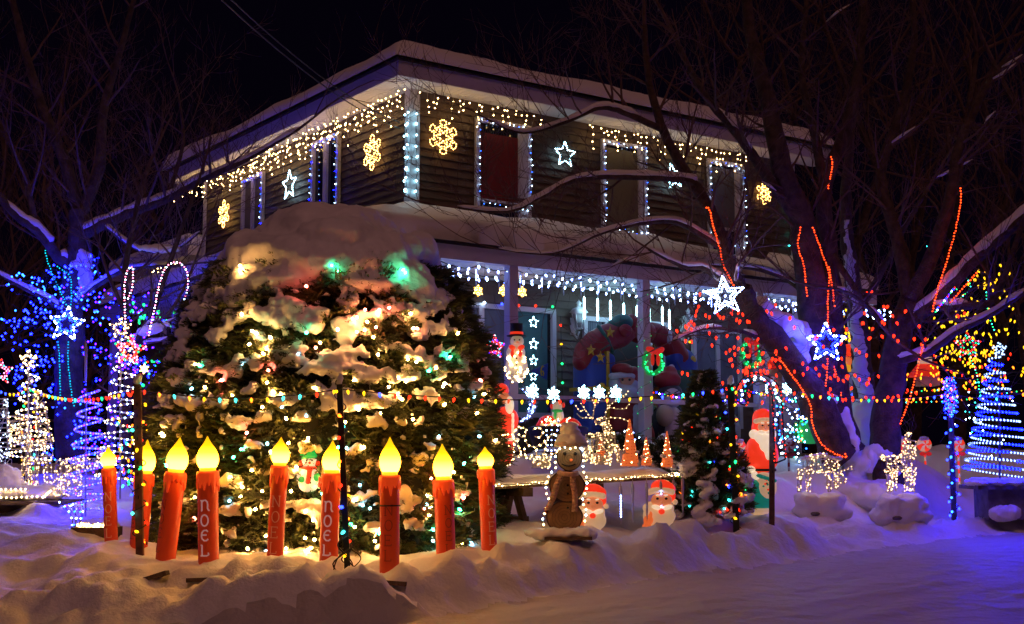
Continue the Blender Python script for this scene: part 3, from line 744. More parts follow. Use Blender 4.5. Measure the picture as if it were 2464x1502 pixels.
# snow clumps on the foliage: draped lumps
clumps = []
def clump(u, v, s, n=5, drop=1.0):
    p = bpix(u, v, .95); out = []
    for i in range(n):
        q = bpix(u + rnd(-1, 1) * s * .8, v + rnd(-.25, .55 * drop) * s, .985 + rnd(-.02, .025)); r = S(s, BY) * rnd(.28, .55)
        out.append((q, (r * rnd(.8, 1.2), r * .8, r * rnd(.55, .95))))
    return out
bigc = [(500,690,52),(475,730,50),(455,790,46),(430,850,44),(412,905,34),(545,700,46),(1050,720,40),(1075,790,34),(398,965,28),(1150,930,20),(420,900,26),(400,960,24),(455,740,36),(440,800,30),(480,660,40),(1120,990,22),(1140,1100,18),(1100,1180,20),(1010,1100,24),(900,1110,22),(800,1130,22),(700,1130,26),(610,1070,24),(500,1180,24),(420,1120,22),(440,1200,22),(860,1200,26),(1020,940,26),(1010,800,36),(940,830,34),(700,735,75),(650,760,60),(740,760,60),(830,870,70),(760,875,60),(900,890,60),(640,820,45),(600,860,45),(690,850,55),(850,780,55),(900,760,50),(830,800,40),(930,740,45),(985,760,45),(560,760,40),(520,800,38),(500,700,42),(470,760,34),
        (1060,850,30),(1050,880,26),(1075,870,24),(960,900,36),(990,840,36),(780,950,50),(860,960,46),(560,890,36),(480,880,36),(450,960,34),(520,960,30),(680,950,34),(720,1000,24),(930,960,36),(910,1010,26),(560,1010,30),(640,1000,24),
        (430,830,32),(1040,740,34),(1000,700,40),(420,1010,26),(600,930,26),(1110,930,18),(1090,990,16),(560,1150,24),(750,1075,28),(850,1080,20),(640,1130,20),(960,1180,26),(980,1210,30),(560,1230,22),(1090,1240,18),(740,1220,36),(780,1240,30),(700,1210,22),(470,1110,18),(900,1270,26),(980,1260,22)]
for u, v, s in bigc: clumps += clump(u, v, s * (.74 if v < 900 else .95), 8)
for i in range(520):
    v = 690 + 640 * random.random() ** 1.15; h_ = np.interp(v, [q[0] for q in sil][::-1], [q[1] for q in sil][::-1]); u = 790 + (rnd(-.97, .97) if i % 3 else random.choice((-1, 1)) * rnd(.62, 1.0)) * h_
    clumps += clump(u, v, rnd(5, 15) + max(0, (1050 - v) * .012), random.randint(2, 6), 1.4)
blob('snow_clumps', clumps, 'snow', cedar, .022, 2, rough=1.3)['kind'] = 'stuff'
# bulbs
bw = MB(); lights = []
man = [(800,640,'g'),(815,655,'g'),(968,652,'g'),(975,660,'g'),(850,770,'r'),(880,745,'r'),(905,790,'r'),(858,800,'r'),(935,742,'r'),(986,755,'w'),(740,690,'r'),(1002,790,'r'),(912,745,'r'),(582,640,'w'),(580,655,'w'),(612,800,'w'),(760,835,'r'),(475,878,'w'),(660,945,'w'),(675,950,'w'),(955,950,'w'),(965,960,'w'),(690,1010,'w'),(560,950,'w'),(830,1015,'w'),(700,1180,'w'),(640,1290,'w'),(740,1325,'w'),(690,1320,'w'),(470,1250,'r'),(995,910,'w'),(1000,870,'w'),(1080,860,'g'),(1055,1050,'c'),(1150,1050,'c'),(1040,1300,'c'),(900,1300,'w'),(920,1290,'w'),(1030,1240,'w')]
for i in range(120):
    v = 740 + 590 * random.random() ** .85; h_ = np.interp(v, [q[0] for q in sil][::-1], [q[1] for q in sil][::-1]); u = 790 + rnd(-.96, .96) * h_
    c = random.random(); man.append((u, v, 'w' if c < .64 else 'r' if c < .76 else 'g' if c < .86 else 'c'))
for u, v, c in man:
    p = bpix(u, v, (1.0 if v > 820 else 1.06)) + (Vector((0, -.03, 0)) if v < 820 else Vector()); d = Vector((p.x - BC.x, p.y - BC.y, 0)).normalized() + Vector((rnd(-.5, .5), 0, rnd(-.6, .8)))
    bw.use({'w': 'tree_warm', 'r': 'tree_red', 'g': 'tree_green', 'c': 'tree_cool'}[c]).bulb(p, d, .042, .0135)
lt = empty('bush_light_string', (BC.x, BC.y - 1.5, .6), 'mostly warm white bulbs with some red, green and blue scattered over the giant cedar', 'string lights')
stuff(bw.build('bulbs', None, lt)); wb = MB()
for i in range(26):
    a_ = rnd(-3.0, -.1); z = rnd(.7, 2.9); wb.tube([bpt(a_ + k * .07, z + rnd(-.06, .06) - k * .03, .985) for k in range(7)], .005, 3)
stuff(wb.build('wire', 'black', lt))
# ---- small cedar
def small_cedar(u, vt, vb, hw, Y, label, nb, seedn):
    base = at(u, vb, Y); top = at(u, vt, Y); Hh = top.z - base.z; Rr = S(hw, Y)
    r = empty('small_cedar', base, label, 'bush')
    def rad(t): return Rr * 1.05 * (1 - t) ** 1.0 * (.85 + .25 * min(1, t * 5)) + .02
    b = MB(); b.lathe([(rad(t / 8) * .72, Hh * t / 8) for t in range(9)], base, 18); b.build('inner_core', 'bush_core', r)  # solid dark filling behind the fronds, not modelled branches
    pts = []
    while len(pts) < 3600:
        t = random.random() ** 1.25; th = rnd(0, 2 * math.pi)
        if math.sin(th) > .5 and random.random() < .7: continue
        k = .92 + .3 * noise.noise(Vector((math.cos(th) * 2.5 + seedn, math.sin(th) * 2.5, t * 7))) + rnd(-.15, .04)
        q = base + Vector((rad(t) * k * math.cos(th), rad(t) * k * math.sin(th), Hh * t)); pts.append((q, Vector((math.cos(th), math.sin(th), .5))))
    scatter('foliage', pts, ['foliage', 'foliage_dark'], r, (.7, 1.2))
    cl = []
    for i in range(130):
        t = random.random() ** 1.3; th = rnd(-math.pi, 0); q = base + Vector((rad(t) * 1.0 * math.cos(th), rad(t) * math.sin(th), Hh * t))
        s = rnd(.014, .042) * (1 + .6 * (1 - t)); cl += [(q + rvec(s * 1.6), (s * rnd(.8, 1.4), s, s * rnd(.5, .9))) for _ in range(4)]
    stuff(blob('snow_clumps', cl, 'snow', r, .014, 2))
    bb = MB(); lr = empty('tree_light_string', base + Vector((0, -.2, 0)), 'small coloured bulbs wound round the snow-dusted cedar right of the table', 'string lights')
    for i in range(nb):
        t = rnd(.0, .97) ** 1.1; th = rnd(-math.pi, 0); q = base + Vector((rad(t) * 1.06 * math.cos(th), rad(t) * 1.06 * math.sin(th), Hh * t))
        bb.use(random.choice(['red_bulb', 'orange_bulb', 'orange_bulb', 'yellow_bulb', 'teal_bulb', 'blue_bulb', 'green_bulb', 'red_bulb'])).bulb(q, rvec(1) + Vector((0, -.4, 0)), .030, .0105)
    stuff(bb.build('bulbs', None, lr)); wb = MB(); wb.tube([base + Vector((rad(k / 90) * 1.02 * math.cos(-k * .35), rad(k / 90) * 1.02 * math.sin(-k * .35), Hh * k / 90)) for k in range(88)], .004, 3); stuff(wb.build('wire', 'black', lr))
small_cedar(1700, 900, 1232, 92, 14.7, 'small conical cedar dusted with snow between the table and the tall santa', 95, 3)
for (u, v, Y, s) in [(1640, 1085, 16.4, .35), (1590, 1100, 16.3, .28), (1480, 1075, 16.5, .3)]:
    p = at(u, v, Y); r = empty('low_shrub', p - Vector((0, 0, s)), {1640: 'low snow-capped shrub below the porch behind the orange cones', 1590: 'low dark shrub behind the right orange cones', 1480: 'low shrub under the porch behind the reindeer'}[u], 'bush')
    pts = [(p + Vector((rnd(-s, s), rnd(-s, 0) * .6, rnd(-s, s * .5))), Vector((rnd(-1, 1), -1, .4))) for _ in range(380)]; scatter('foliage', pts, ['foliage_dark'], r)
    blob('snow_clumps', [(p + Vector((rnd(-s, s) * .9, rnd(-.3, 0) * s, rnd(.0, .5) * s)), (rnd(.05, .13), .08, rnd(.03, .06))) for _ in range(14)], 'snow', r, .02, 3)

# ================================================================== LIGHT-UP PLASTIC (inner lamps are not built; their glow is put into the skins as emission)
def lit(name, base, em, s, **k): nmat(name, base, .4, emit=em, es=s, **k)
lit('lit_red', (.65, .03, .02), (1, .045, .012), .75)
lit('lit_white', (.8, .8, .78), (1, .74, .46), .7)
lit('lit_cream', (.7, .6, .45), (1, .58, .28), .34)
lit('lit_face', (.7, .32, .2), (1, .26, .09), .36)
lit('lit_teal', (.02, .30, .22), (.01, .45, .30), .22)
lit('lit_green', (.02, .35, .08), (.02, .6, .10), .5)
lit('lit_yellow', (.8, .55, .05), (1, .6, .02), 1.1)
lit('lit_orange', (.7, .2, .06), (1, .17, .035), .55)
lit('candle_body', (.62, .06, .018), (1, .065, .006), .085)
lit('candle_drip', (.65, .06, .02), (1, .07, .008), .42)  # flame light spilling into the candle top, put in as emission
lit('candle_collar', (.9, .35, .02), (1, .33, .01), 2.2)
lit('letter_pale', (.6, .5, .5), (1, .5, .5), .22); lit('letter_worn', (.6, .3, .2), (1, .25, .1), .14); lit('letter_red', (.3, .03, .01), (1, .05, .01), .03)  # light coming through the letters is put into their emission
nmat('infl_red', (.22, .006, .011), .5); nmat('infl_blue', (.02, .05, .32), .5); nmat('infl_green', (.012, .10, .07), .5); nmat('infl_yellow', (.5, .32, .015), .5)
nmat('infl_white', (.4, .4, .46), .5); nmat('infl_black', (.02, .02, .035), .5); nmat('infl_skin', (.45, .2, .13), .5); nmat('infl_beige', (.4, .33, .25), .5)
nmat('scarf', (.60, .36, .26), .95, .2, 25, .6, 80); nmat('red_cloth', (.5, .02, .02), .9); nmat('green_cloth', (.03, .2, .07), .8); nmat('clear', (.55, .55, .62), .2)
nmat('fur_hat', (.72, .60, .50), .95, .15, 20, 1.0, 60)
# flame: glow of a bulb low inside, painted as an emission ramp, dimmer to the tip
fm = bpy.data.materials.new('flame'); fm.use_nodes = True; nt = fm.node_tree; nt.nodes.clear()
tc = nt.nodes.new('ShaderNodeTexCoord'); sp = nt.nodes.new('ShaderNodeSeparateXYZ'); rp = nt.nodes.new('ShaderNodeValToRGB'); e = nt.nodes.new('ShaderNodeEmission'); o_ = nt.nodes.new('ShaderNodeOutputMaterial')
nt.links.new(tc.outputs['Generated'], sp.inputs[0]); nt.links.new(sp.outputs['Z'], rp.inputs[0]); nt.links.new(rp.outputs[0], e.inputs[0]); nt.links.new(e.outputs[0], o_.inputs[0])
cr = rp.color_ramp; cr.elements[0].position = 0; cr.elements[0].color = (1, .36, .02, 1); cr.elements[1].position = 1; cr.elements[1].color = (.042, .019, .0002, 1)
for p_, c_ in ((.25, (1, .37, .016, 1)), (.50, (.25, .12, .003, 1)), (.70, (.06, .029, .0003, 1))): q = cr.elements.new(p_); q.color = c_
e.inputs[1].default_value = 32; M['flame'] = fm; fm.cycles.emission_sampling = 'FRONT'

# ================================================================== NOEL CANDLES
GL = {
 'N': [[(0, 0), (0, 1)], [(0, 1), (.62, 0)], [(.62, 0), (.62, 1)], [(-.12, 0), (.12, 0)], [(-.12, 1), (.06, 1)], [(.50, 1), (.74, 1)]],
 'O': [[(.31 + .34 * math.cos(t * math.pi / 8), .5 + .5 * math.sin(t * math.pi / 8)) for t in range(17)]],
 'E': [[(0, 0), (0, 1)], [(-.1, 1), (.55, 1), (.55, .86)], [(-.1, 0), (.58, 0), (.58, .16)], [(0, .52), (.4, .52)], [(.4, .6), (.4, .44)]],
 'L': [[(0, 0), (0, 1)], [(-.12, 1), (.12, 1)], [(-.12, 0), (.55, 0), (.55, .2)]],
 'n': [[(-.1, .95), (.06, .95), (.06, .05), (.0, 0)], [(.06, .78), (.22, .95), (.42, .97), (.58, .82), (.62, .55), (.60, .25), (.70, .04), (.80, .05)]],
 'e': [[(.62, .82), (.48, .97), (.25, .95), (.06, .75), (.0, .5), (.06, .22), (.25, .04), (.48, .03), (.64, .18)], [(.05, .54), (.5, .54)]],
 'l': [[(.05, .05), (.05, .98), (-.08, .98)], [(-.1, .03), (.5, .02), (.68, .12), (.62, .3)]],
}
def ribbon(b, path, wd, R_, lift, sc, s0, z0, ang):
    """a raised stroke on a round body: path in letter units"""
    P = []
    for (x0, y0), (x1, y1) in zip(path, path[1:]):
        L = math.hypot(x1 - x0, y1 - y0); n = max(1, int(L / .25))
        for k in range(n): P.append((x0 + (x1 - x0) * k / n, y0 + (y1 - y0) * k / n))
    P.append(path[-1]); vs = []
    for i, (x, y) in enumerate(P):
        a = P[max(0, i - 1)]; c = P[min(len(P) - 1, i + 1)]; dx, dy = c[0] - a[0], c[1] - a[1]; L = math.hypot(dx, dy) or 1
        nx_, ny_ = -dy / L * wd / 2, dx / L * wd / 2
        for sx in (1, -1):
            X = s0 + (x * sc + nx_ * sx); Z = z0 + y * sc + ny_ * sx; th = X / R_ + ang - math.pi / 2
            for rr in (R_ + lift, R_ - .002): vs.append((rr * math.cos(th), rr * math.sin(th), Z))
    n = len(P); fs = []
    for i in range(n - 1):
        a = 4 * i; c = a + 4; fs += [(a, a + 2, c + 2, c), (a + 1, a, c, c + 1), (a + 2, a + 3, c + 3, c + 2)]
    fs += [(0, 1, 3, 2), (4 * n - 4, 4 * n - 2, 4 * n - 1, 4 * n - 3)]
    b.add(vs, fs)
cand = [ # base, body top, flame tip, body width, glyphs, letter material, turn, label, depth, flame width
 (268,1310,262,1130,254,1075,34,'NOEL','letter_worn',.05,'small leftmost red NOEL candle leaning left by the wooden box of lights',12.2,36),
 (333,1312,348,1143,351,1058,46,'NOEL','letter_red',-.6,'red NOEL candle half hidden behind the brown fence post',12.0,46),
 (397,1350,423,1140,430,1052,51,'NOEL','letter_red',-.75,'red NOEL candle leaning right, its embossed letters turned to the left edge',11.5,51),
 (502,1360,500,1137,499,1050,52,'nOel','letter_pale',-.12,'red candle with large pale rounded NOEL letters, left of the slim serif one',11.3,52),
 (660,1355,673,1124,674,1052,42,'NOEL','letter_worn',.0,'slim red candle with thin serif NOEL letters left of the little lit snowman',11.3,44),
 (790,1358,798,1142,799,1060,48,'nOel','letter_pale',-.1,'red candle with large pale rounded NOEL letters beside the black light-wrapped post',11.3,48),
 (937,1372,938,1147,938,1052,51,'NOEL','letter_red',.0,'red NOEL candle with a dark wire tied round it below the dripping top',11.1,51),
 (1074,1350,1067,1158,1064,1068,50,'NOEL','letter_red',.45,'bright red NOEL candle with letters turned right, second from the right end',11.5,48),
 (1178,1330,1169,1132,1168,1075,41,'NOEL','letter_worn',.55,'slim rightmost red NOEL candle at the edge of the cedar',11.9,39),
]
for (bu, bv, tu, tv, fu, fv, bw_, word, lm, ang, label, Y, fw) in cand:
    p0 = at(bu, bv + 8, Y); p1 = at(tu, tv, Y); p2 = at(fu, fv, Y); ax = (p1 - p0); Hb = ax.length; ax.normalize(); Rb = S(bw_ / 2, Y) * .93; Hf = (p2 - p1).length
    r = empty('noel_candle', p0, label, 'candle', 'giant lit NOEL candles in front of the cedar')
    q = Vector((0, 0, 1)).rotation_difference(ax).to_matrix()
    def TF(b):
        b.v = [tuple(p0 + q @ Vector(v)) for v in b.v]; return b
    b = MB(); b.lathe([(Rb * .96, -.05), (Rb * .98, .0), (Rb, Hb * .3), (Rb * .99, Hb * .7), (Rb * .99, Hb - .01), (Rb * .9, Hb), (.001, Hb + .002)], n=28); TF(b).build('body', 'candle_body', r)
    ph = rnd(0, 6); Rd = Rb * 1.09; n = 56; vs = []; fs = []          # wax drips: a sleeve with a scalloped lower edge
    lens = [rnd(.10, .27) for _ in range(14)]
    for j in range(n):
        t = 2 * math.pi * j / n; l = lens[int(j / 4) % 14] * (.45 + .55 * abs(math.sin((j % 4 + .5) / 4 * math.pi))) * Hb * .85
        bul = Rd * (1 + .035 * math.sin((j % 4 + .5) / 4 * math.pi))
        for rr, z in ((Rb * .5, Hb + .012), (Rd * .93, Hb + .012), (bul, Hb - .012), (bul, Hb - .4 * l), (bul * 1.015, Hb - .8 * l), (bul * .97, Hb - l), (Rb * .98, Hb - l + .004)):
            vs.append((rr * math.cos(t + ph), rr * math.sin(t + ph), z))
    for j in range(n):
        for k in range(6): a = 7 * j + k; c = 7 * ((j + 1) % n) + k; fs.append((a, c, c + 1, a + 1))
    b = MB(); b.add(vs, fs); TF(b).build('wax_drips', 'candle_drip', r)
    b = MB(); b.lathe([(Rb * .78, Hb + .006), (Rb * .80, Hb + .035), (Rb * .72, Hb + .045), (.001, Hb + .046)], n=20); TF(b).build('collar', 'candle_collar', r)
    Rf = S(fw / 2, Y); z0 = Hb + .03; Lf = Hf - .03
    fp = [(.62, 0), (.80, .06), (.95, .18), (1.0, .30), (.96, .42), (.80, .56), (.55, .70), (.32, .81), (.17, .90), (.09, .96), (.03, 1.0)]
    b = MB(); b.lathe([(Rf * a, z0 + Lf * c) for a, c in fp] + [(.0005, z0 + Lf * 1.005)], n=30, wob=lambda i, t: 1 + .03 * math.sin(9 * t + i * .35)); 
    off = p0; o = TF(b).build('flame', 'flame', r)
    pitch = Hb * .155; sc = Hb * (.108 if word[0] == 'N' else .115); z = Hb * (.60 if word[0] == 'N' else .60)
    b = MB(); wd = .007 if lm != 'letter_pale' else .012
    for ch in word:
        for st in GL[ch]: ribbon(b, st, wd, Rb * 1.0, .004, sc, -sc * .33, z, ang)
        z -= pitch
    TF(b).build('lettering', lm, r, smooth=False)
    if bu == 937:
        b = MB(); b.tube([(Rb * 1.06 * math.cos(t * .3), Rb * 1.06 * math.sin(t * .3), Hb * .70) for t in range(22)], .006, 5); TF(b).build('wire_tie', 'black', r)
# planks in the snow at the candles' feet
for u, v, Y, L, a_, lb in [(370,1385,11.0,.30,-18,'grey wooden board end sticking out of the snow below the leaning candle'), (482,1392,10.9,.26,-2,'short dark board in the snow left of the ploughed lump'), (815,1411,10.75,.30,-6,'dark board half buried below the black light-wrapped post'), (950,1400,10.75,.24,4,'short dark board in the snow below the wire-tied candle')]:
    b = MB(); p = at(u, v, Y); b.box(p - Vector((0, 0, .012)), (L * .8, .12, .035), Matrix.Rotation(R(a_), 3, 'Y') @ Matrix.Rotation(R(-4), 3, 'X')); o = b.build('wooden_board', 'dark_wood', smooth=False); tag(o, lb, 'board', 'boards lying in the snow at the foot of the candles')

# little lit snowman among the candles
def snowman_small():
    Y = 11.75; c = at(740, 1150, Y); r = empty('lit_snowman', at(740, 1188, Y), 'small glowing plastic snowman with green cap and red scarf between two candles', 'snowman')
    blob('body', [(at(741, 1150, Y), (S(28, Y), .10, S(27, Y))), (at(742, 1168, Y), (S(24, Y), .10, S(17, Y)))], 'lit_white', r, .012, 4)
    blob('head', [(at(744, 1112, Y), (S(20, Y), .075, S(17, Y)))], 'lit_white', r, .01, 2)
    blob('cap', [(at(742, 1098, Y), (S(22, Y), .085, S(10, Y))), (at(744, 1086, Y), (S(15, Y), .06, S(9, Y)))], 'lit_green', r, .01, 2)
    b = MB(); b.tube([at(722, 1112, Y - .03), at(724, 1118, Y - .05)], .02, 8); b.tube([at(765, 1112, Y - .03), at(764, 1118, Y - .05)], .02, 8); b.build('ear_muffs', 'lit_red', r)
    blob('scarf', [(at(744, 1126, Y - .02), (S(21, Y), .08, S(5, Y)))] + [(at(745 - i, 1132 + i * 7, Y - .085), (S(7, Y), .025, S(6, Y))) for i in range(5)], 'lit_red', r, .009, 2)
    for u in (738, 751): b = MB(); b.ell(at(u, 1108, Y - .078), .009, 8, 6); b.build('eye', 'black', r)
    b = MB(); b.ell(at(745, 1114, Y - .085), .013, 8, 6); b.build('nose', 'lit_red', r)
    blob('mitten', [(at(726, 1154, Y - .09), (.03, .03, .03))], 'lit_green', r, .008, 1); blob('mitten', [(at(762, 1148, Y - .09), (.03, .03, .04))], 'lit_green', r, .008, 1)
    for v in (1150, 1162): b = MB(); b.ell(at(747, v, Y - .105), .009, 8, 6); b.build('button', 'black', r)
    b = MB(); b.tube([at(768, 1172, Y - .1), at(769, 1150, Y - .1), at(764, 1144, Y - .1), at(759, 1150, Y - .1)], .008, 6); b.build('candy_cane', 'lit_red', r)
snowman_small()

# ================================================================== FENCE POSTS AND THE STRINGS BETWEEN THEM
posts = [
 ((65,1213),(70,925),16,.035,'black','black light-wrapped post at the far left by the wire deer'),
 ((337,1335),(331,925),11.7,.032,'steel_post','brown steel fence post in front of the half hidden candle'),
 ((838,1405),(817,925),10.85,.024,'black','black leaning post wrapped in coloured bulbs in front of the cedar'),
 ((1773,1297),(1757,925),14.3,.032,'black','black post wrapped in coloured bulbs left of the tall santa'),
 ((1857,1277),(1858,925),14.5,.028,'steel_post','thin brown post standing in front of the tall santa, holding the candy cane'),
 ((2297,1267),(2287,990),17,.030,'steel_post','dark post wrapped in blue bulbs right of the standing wire deer'),
]
ptops = []
for (bu, bv), (tu, tv), Y, r_, mt, lb in posts:
    a_ = at(bu, bv + 10, Y); c = at(tu, tv, Y); ptops.append(c); b = MB()
    b.box((a_ + c) / 2, (r_ * 2, r_ * 1.4, (c - a_).length), Vector((0, 0, 1)).rotation_difference(c - a_).to_matrix())
    rt = empty('fence_post', a_, lb, 'post', 'posts of the light fence'); b.build('shaft', mt, rt, smooth=False)
    b = MB(); n = 9
    for k in range(n): q = a_.lerp(c, .35 + .6 * k / n); b.box(q + Vector((0, -r_ * .72, 0)), (.012, .006, .03))
    stuff(b.build('bolt_holes', 'black', rt, smooth=False))
    blob('snow_tip', [(c + Vector((0, 0, .03)), (r_ * 1.2, r_ * 1.2, .05)), (c + Vector((.01, 0, .06)), (r_, r_, .04))], 'snow', rt, .012, 2)
def wrap(a_, c, turns, r_, n=14):
    return [a_.lerp(c, i / (turns * n)) + Vector((r_ * math.cos(2 * math.pi * i / n), r_ * math.sin(2 * math.pi * i / n), 0)) for i in range(turns * n + 1)]
for i, (cols, lb, st) in enumerate([(MULTI, 'coloured bulbs wound down the far left black post', .11), (MULTI, 'coloured bulbs wound on the brown post before the half hidden candle', .19), (MULTI, 'coloured bulbs wound on the black leaning post before the cedar', .17), (MULTI, 'coloured bulbs wound on the black post left of the tall santa', .19), (None, '', .1), (['blue_bulb', 'blue_bulb', 'sky_led', 'blue_led'], 'blue bulbs wound up the post right of the standing wire deer', .10)]):
    if cols is None: continue
    (bu, bv), (tu, tv), Y, r_, _, _ = posts[i]; a_ = at(bu, bv, Y); c = at(tu, tv, Y)
    string('post_light_string', lb, 'string lights', [wrap(a_.lerp(c, .06), c, 8, r_ * 1.9)], cols, st, .0155, kind='bulb', L=.042, hang=Vector((0, -.8, -.5)), jit=1.0, wr=.006)
# tangle of wire at the leaning post
tangle = MB()
for k in range(5):
    P0 = at(838 + rnd(-4, 4), rnd(1270, 1330), 10.8); tangle.tube(spline([P0, P0 + Vector((rnd(-.12, .16), -.04, -.08)), P0 + Vector((rnd(-.14, .18), -.05, -.22)), P0 + Vector((rnd(-.03, .03), -.03, -.36))], 6), .006, 4)
o = tangle.build('loose_cable', 'black'); tag(o, 'loose black cable looping down the black leaning post', 'cable')
cols9 = MULTI + ['yellow_bulb', 'orange_bulb', 'red_bulb', 'teal_bulb']
far_r = at(2475, 935, 16.5)
seg = [(at(-10, 925, 17), ptops[0], 'fence string of coloured bulbs entering at the left edge'), (ptops[0], ptops[1], 'sagging fence string between the far left post and the brown post'), (ptops[1], ptops[2], 'fence string of coloured bulbs crossing the left half of the cedar'),
       (ptops[2], ptops[3], 'long fence string from the cedar over the table to the post by the tall santa'), (ptops[3], ptops[4], 'short fence string above the tall santa'), (ptops[4], at(2287, 940, 17), 'fence string passing before the two large trees'), (at(2287, 940, 17), far_r, 'fence string leaving at the right edge')]
for a_, c, lb in seg:
    string('fence_light_string', lb, 'string lights', [sag(a_ - Vector((0, 0, .04)), c - Vector((0, 0, .04)), .06 + .01 * (c - a_).length, 16)], cols9, .165, .0135, kind='bulb', L=.044, group='string of coloured bulbs along the fence', wr=.0055)

# ================================================================== TABLE AND WHAT STANDS ON AND UNDER IT
TA = at(1178, 1168, 13.0); TB_ = at(1655, 1140, 13.9)
tab = empty('plank_table', (TA + TB_) / 2 + Vector((0, .4, -.5)), 'snow-covered plank table on trestles with a glowing rope along its edge', 'table')
dx = (TB_ - TA); L_ = dx.length; ex = dx.normalized(); eyv = Vector((-ex.y, ex.x, 0)).normalized(); D_ = .95
def outline(k=0.0, n=10):
    pts = []
    for i in range(13): pts.append((-.25 + (L_ - .08) * i / 12, -k + .04 * math.sin(i / 12 * 3.14)))
    rc = D_ / 2
    for i in range(1, 12): t = -math.pi / 2 + math.pi * i / 12; pts.append((L_ - .30 + (.33 + k) * math.cos(t) ** .7, rc + (rc + k) * math.sin(t)))
    for i in range(13): pts.append((L_ - .33 - (L_ - .08) * i / 12, D_ + k))
    return pts
def Tp(x, y, z): return TA + ex * x + eyv * y + Vector((0, 0, z))
ol = outline(); n = len(ol)
b = MB(); vs = [Tp(x, y, -.02) for x, y in ol] + [Tp(x, y, -.045) for x, y in ol]
b.add(vs, [tuple(range(n)), tuple(range(2 * n - 1, n - 1, -1))] + [(i, n + i, n + (i + 1) % n, (i + 1) % n) for i in range(n)]); b.build('tabletop', 'dark_wood', tab, smooth=False)
vs = []; fs = []; rings = 12; cx0 = sum(p[0] for p in ol) / n; cy0 = sum(p[1] for p in ol) / n
for k in range(rings + 1):
    t = k / rings; sc_ = 1 - t * .97
    for x, y in ol:
        X = cx0 + (x - cx0) * sc_; Y_ = cy0 + (y - cy0) * sc_
        edge = min(1, t * rings / 3); zz = -.018 + (.07 + .05 * noise.noise(Vector((X * 2.6, Y_ * 2.6, 4))) + .03 * noise.noise(Vector((X * 7, Y_ * 7, 9)))) * math.sqrt(max(0, 1 - (1 - edge) ** 2))
        vs.append(Tp(X, Y_, zz))
for k in range(rings):
    for i in range(n): fs.append((k * n + i, k * n + (i + 1) % n, (k + 1) * n + (i + 1) % n, (k + 1) * n + i))
fs.append(tuple(rings * n + i for i in range(n)))
b = MB(); b.add(vs, fs); b.build('table_snow', 'snow', tab)
for x in (.42, 1.22):
    tr = MB()
    for y in (.38, .82):
        for s_ in (-1, 1):
            a_ = Tp(x + s_ * .03, y, -.09); c = Tp(x + s_ * .20, y + (.08 if y > .5 else -.05), -.75); tr.tube([a_, c], .045, 4)
    tr.box(Tp(x, .47, -.09), (.10, .95, .09), Matrix.Rotation(math.atan2(ex.y, ex.x), 3, 'Z')); tr.box(Tp(x, .38, -.38), (.34, .03, .07), Matrix.Rotation(math.atan2(ex.y, ex.x), 3, 'Z'))
    tr.build('trestle', 'dark_wood', tab, smooth=False)
rope = [Tp(x, y, -.005) for x, y in outline(.012)[:27]]
string('rope_light', 'warm white rope light glowing along the rim of the snowy table', 'rope light', [rope], ['warm_mini'], .034, .0085, wire='wire_white', wr=.008)
# icicle tubes hanging under the table
for i, u in enumerate([1432, 1493, 1522, 1556, 1590, 1620, 1650 - 8]):
    v = 1168 - i * 3.5; p = at(u, v, 13.2 + i * .08); r = empty('hanging_icicle_tube', p - Vector((0, 0, .35)), ['clear icicle tube under the table beside the left santa face', 'icicle tube under the table lit blue at its tip', 'clear icicle tube, third from the left under the table', 'clear icicle tube hanging midway between the santa faces', 'icicle tube with blue lights just left of the right santa face', 'clear icicle tube in front of the right santa face', 'rightmost icicle tube under the table'][i], 'icicle tube', 'icicle tubes under the table')
    b = MB(); b.tube([p + Vector((0, 0, -.02)), p + Vector((0, 0, -.06)), p + Vector((0, 0, -.30)), p + Vector((0, 0, -.40))], [.012, .016, .011, .003], 8); b.build('tube', 'clear', r)
    b = MB(); b.tube([p + Vector((0, 0, .03)), p - Vector((0, 0, .02))], .004, 4); b.build('cord', 'wire_white', r)
    if i in (1, 4):
        b = MB()
        for k in range(9): b.led(p + Vector((0, -.018, -.12 - .026 * k)), .009)
        b.build('bulbs', 'ice_led', r)

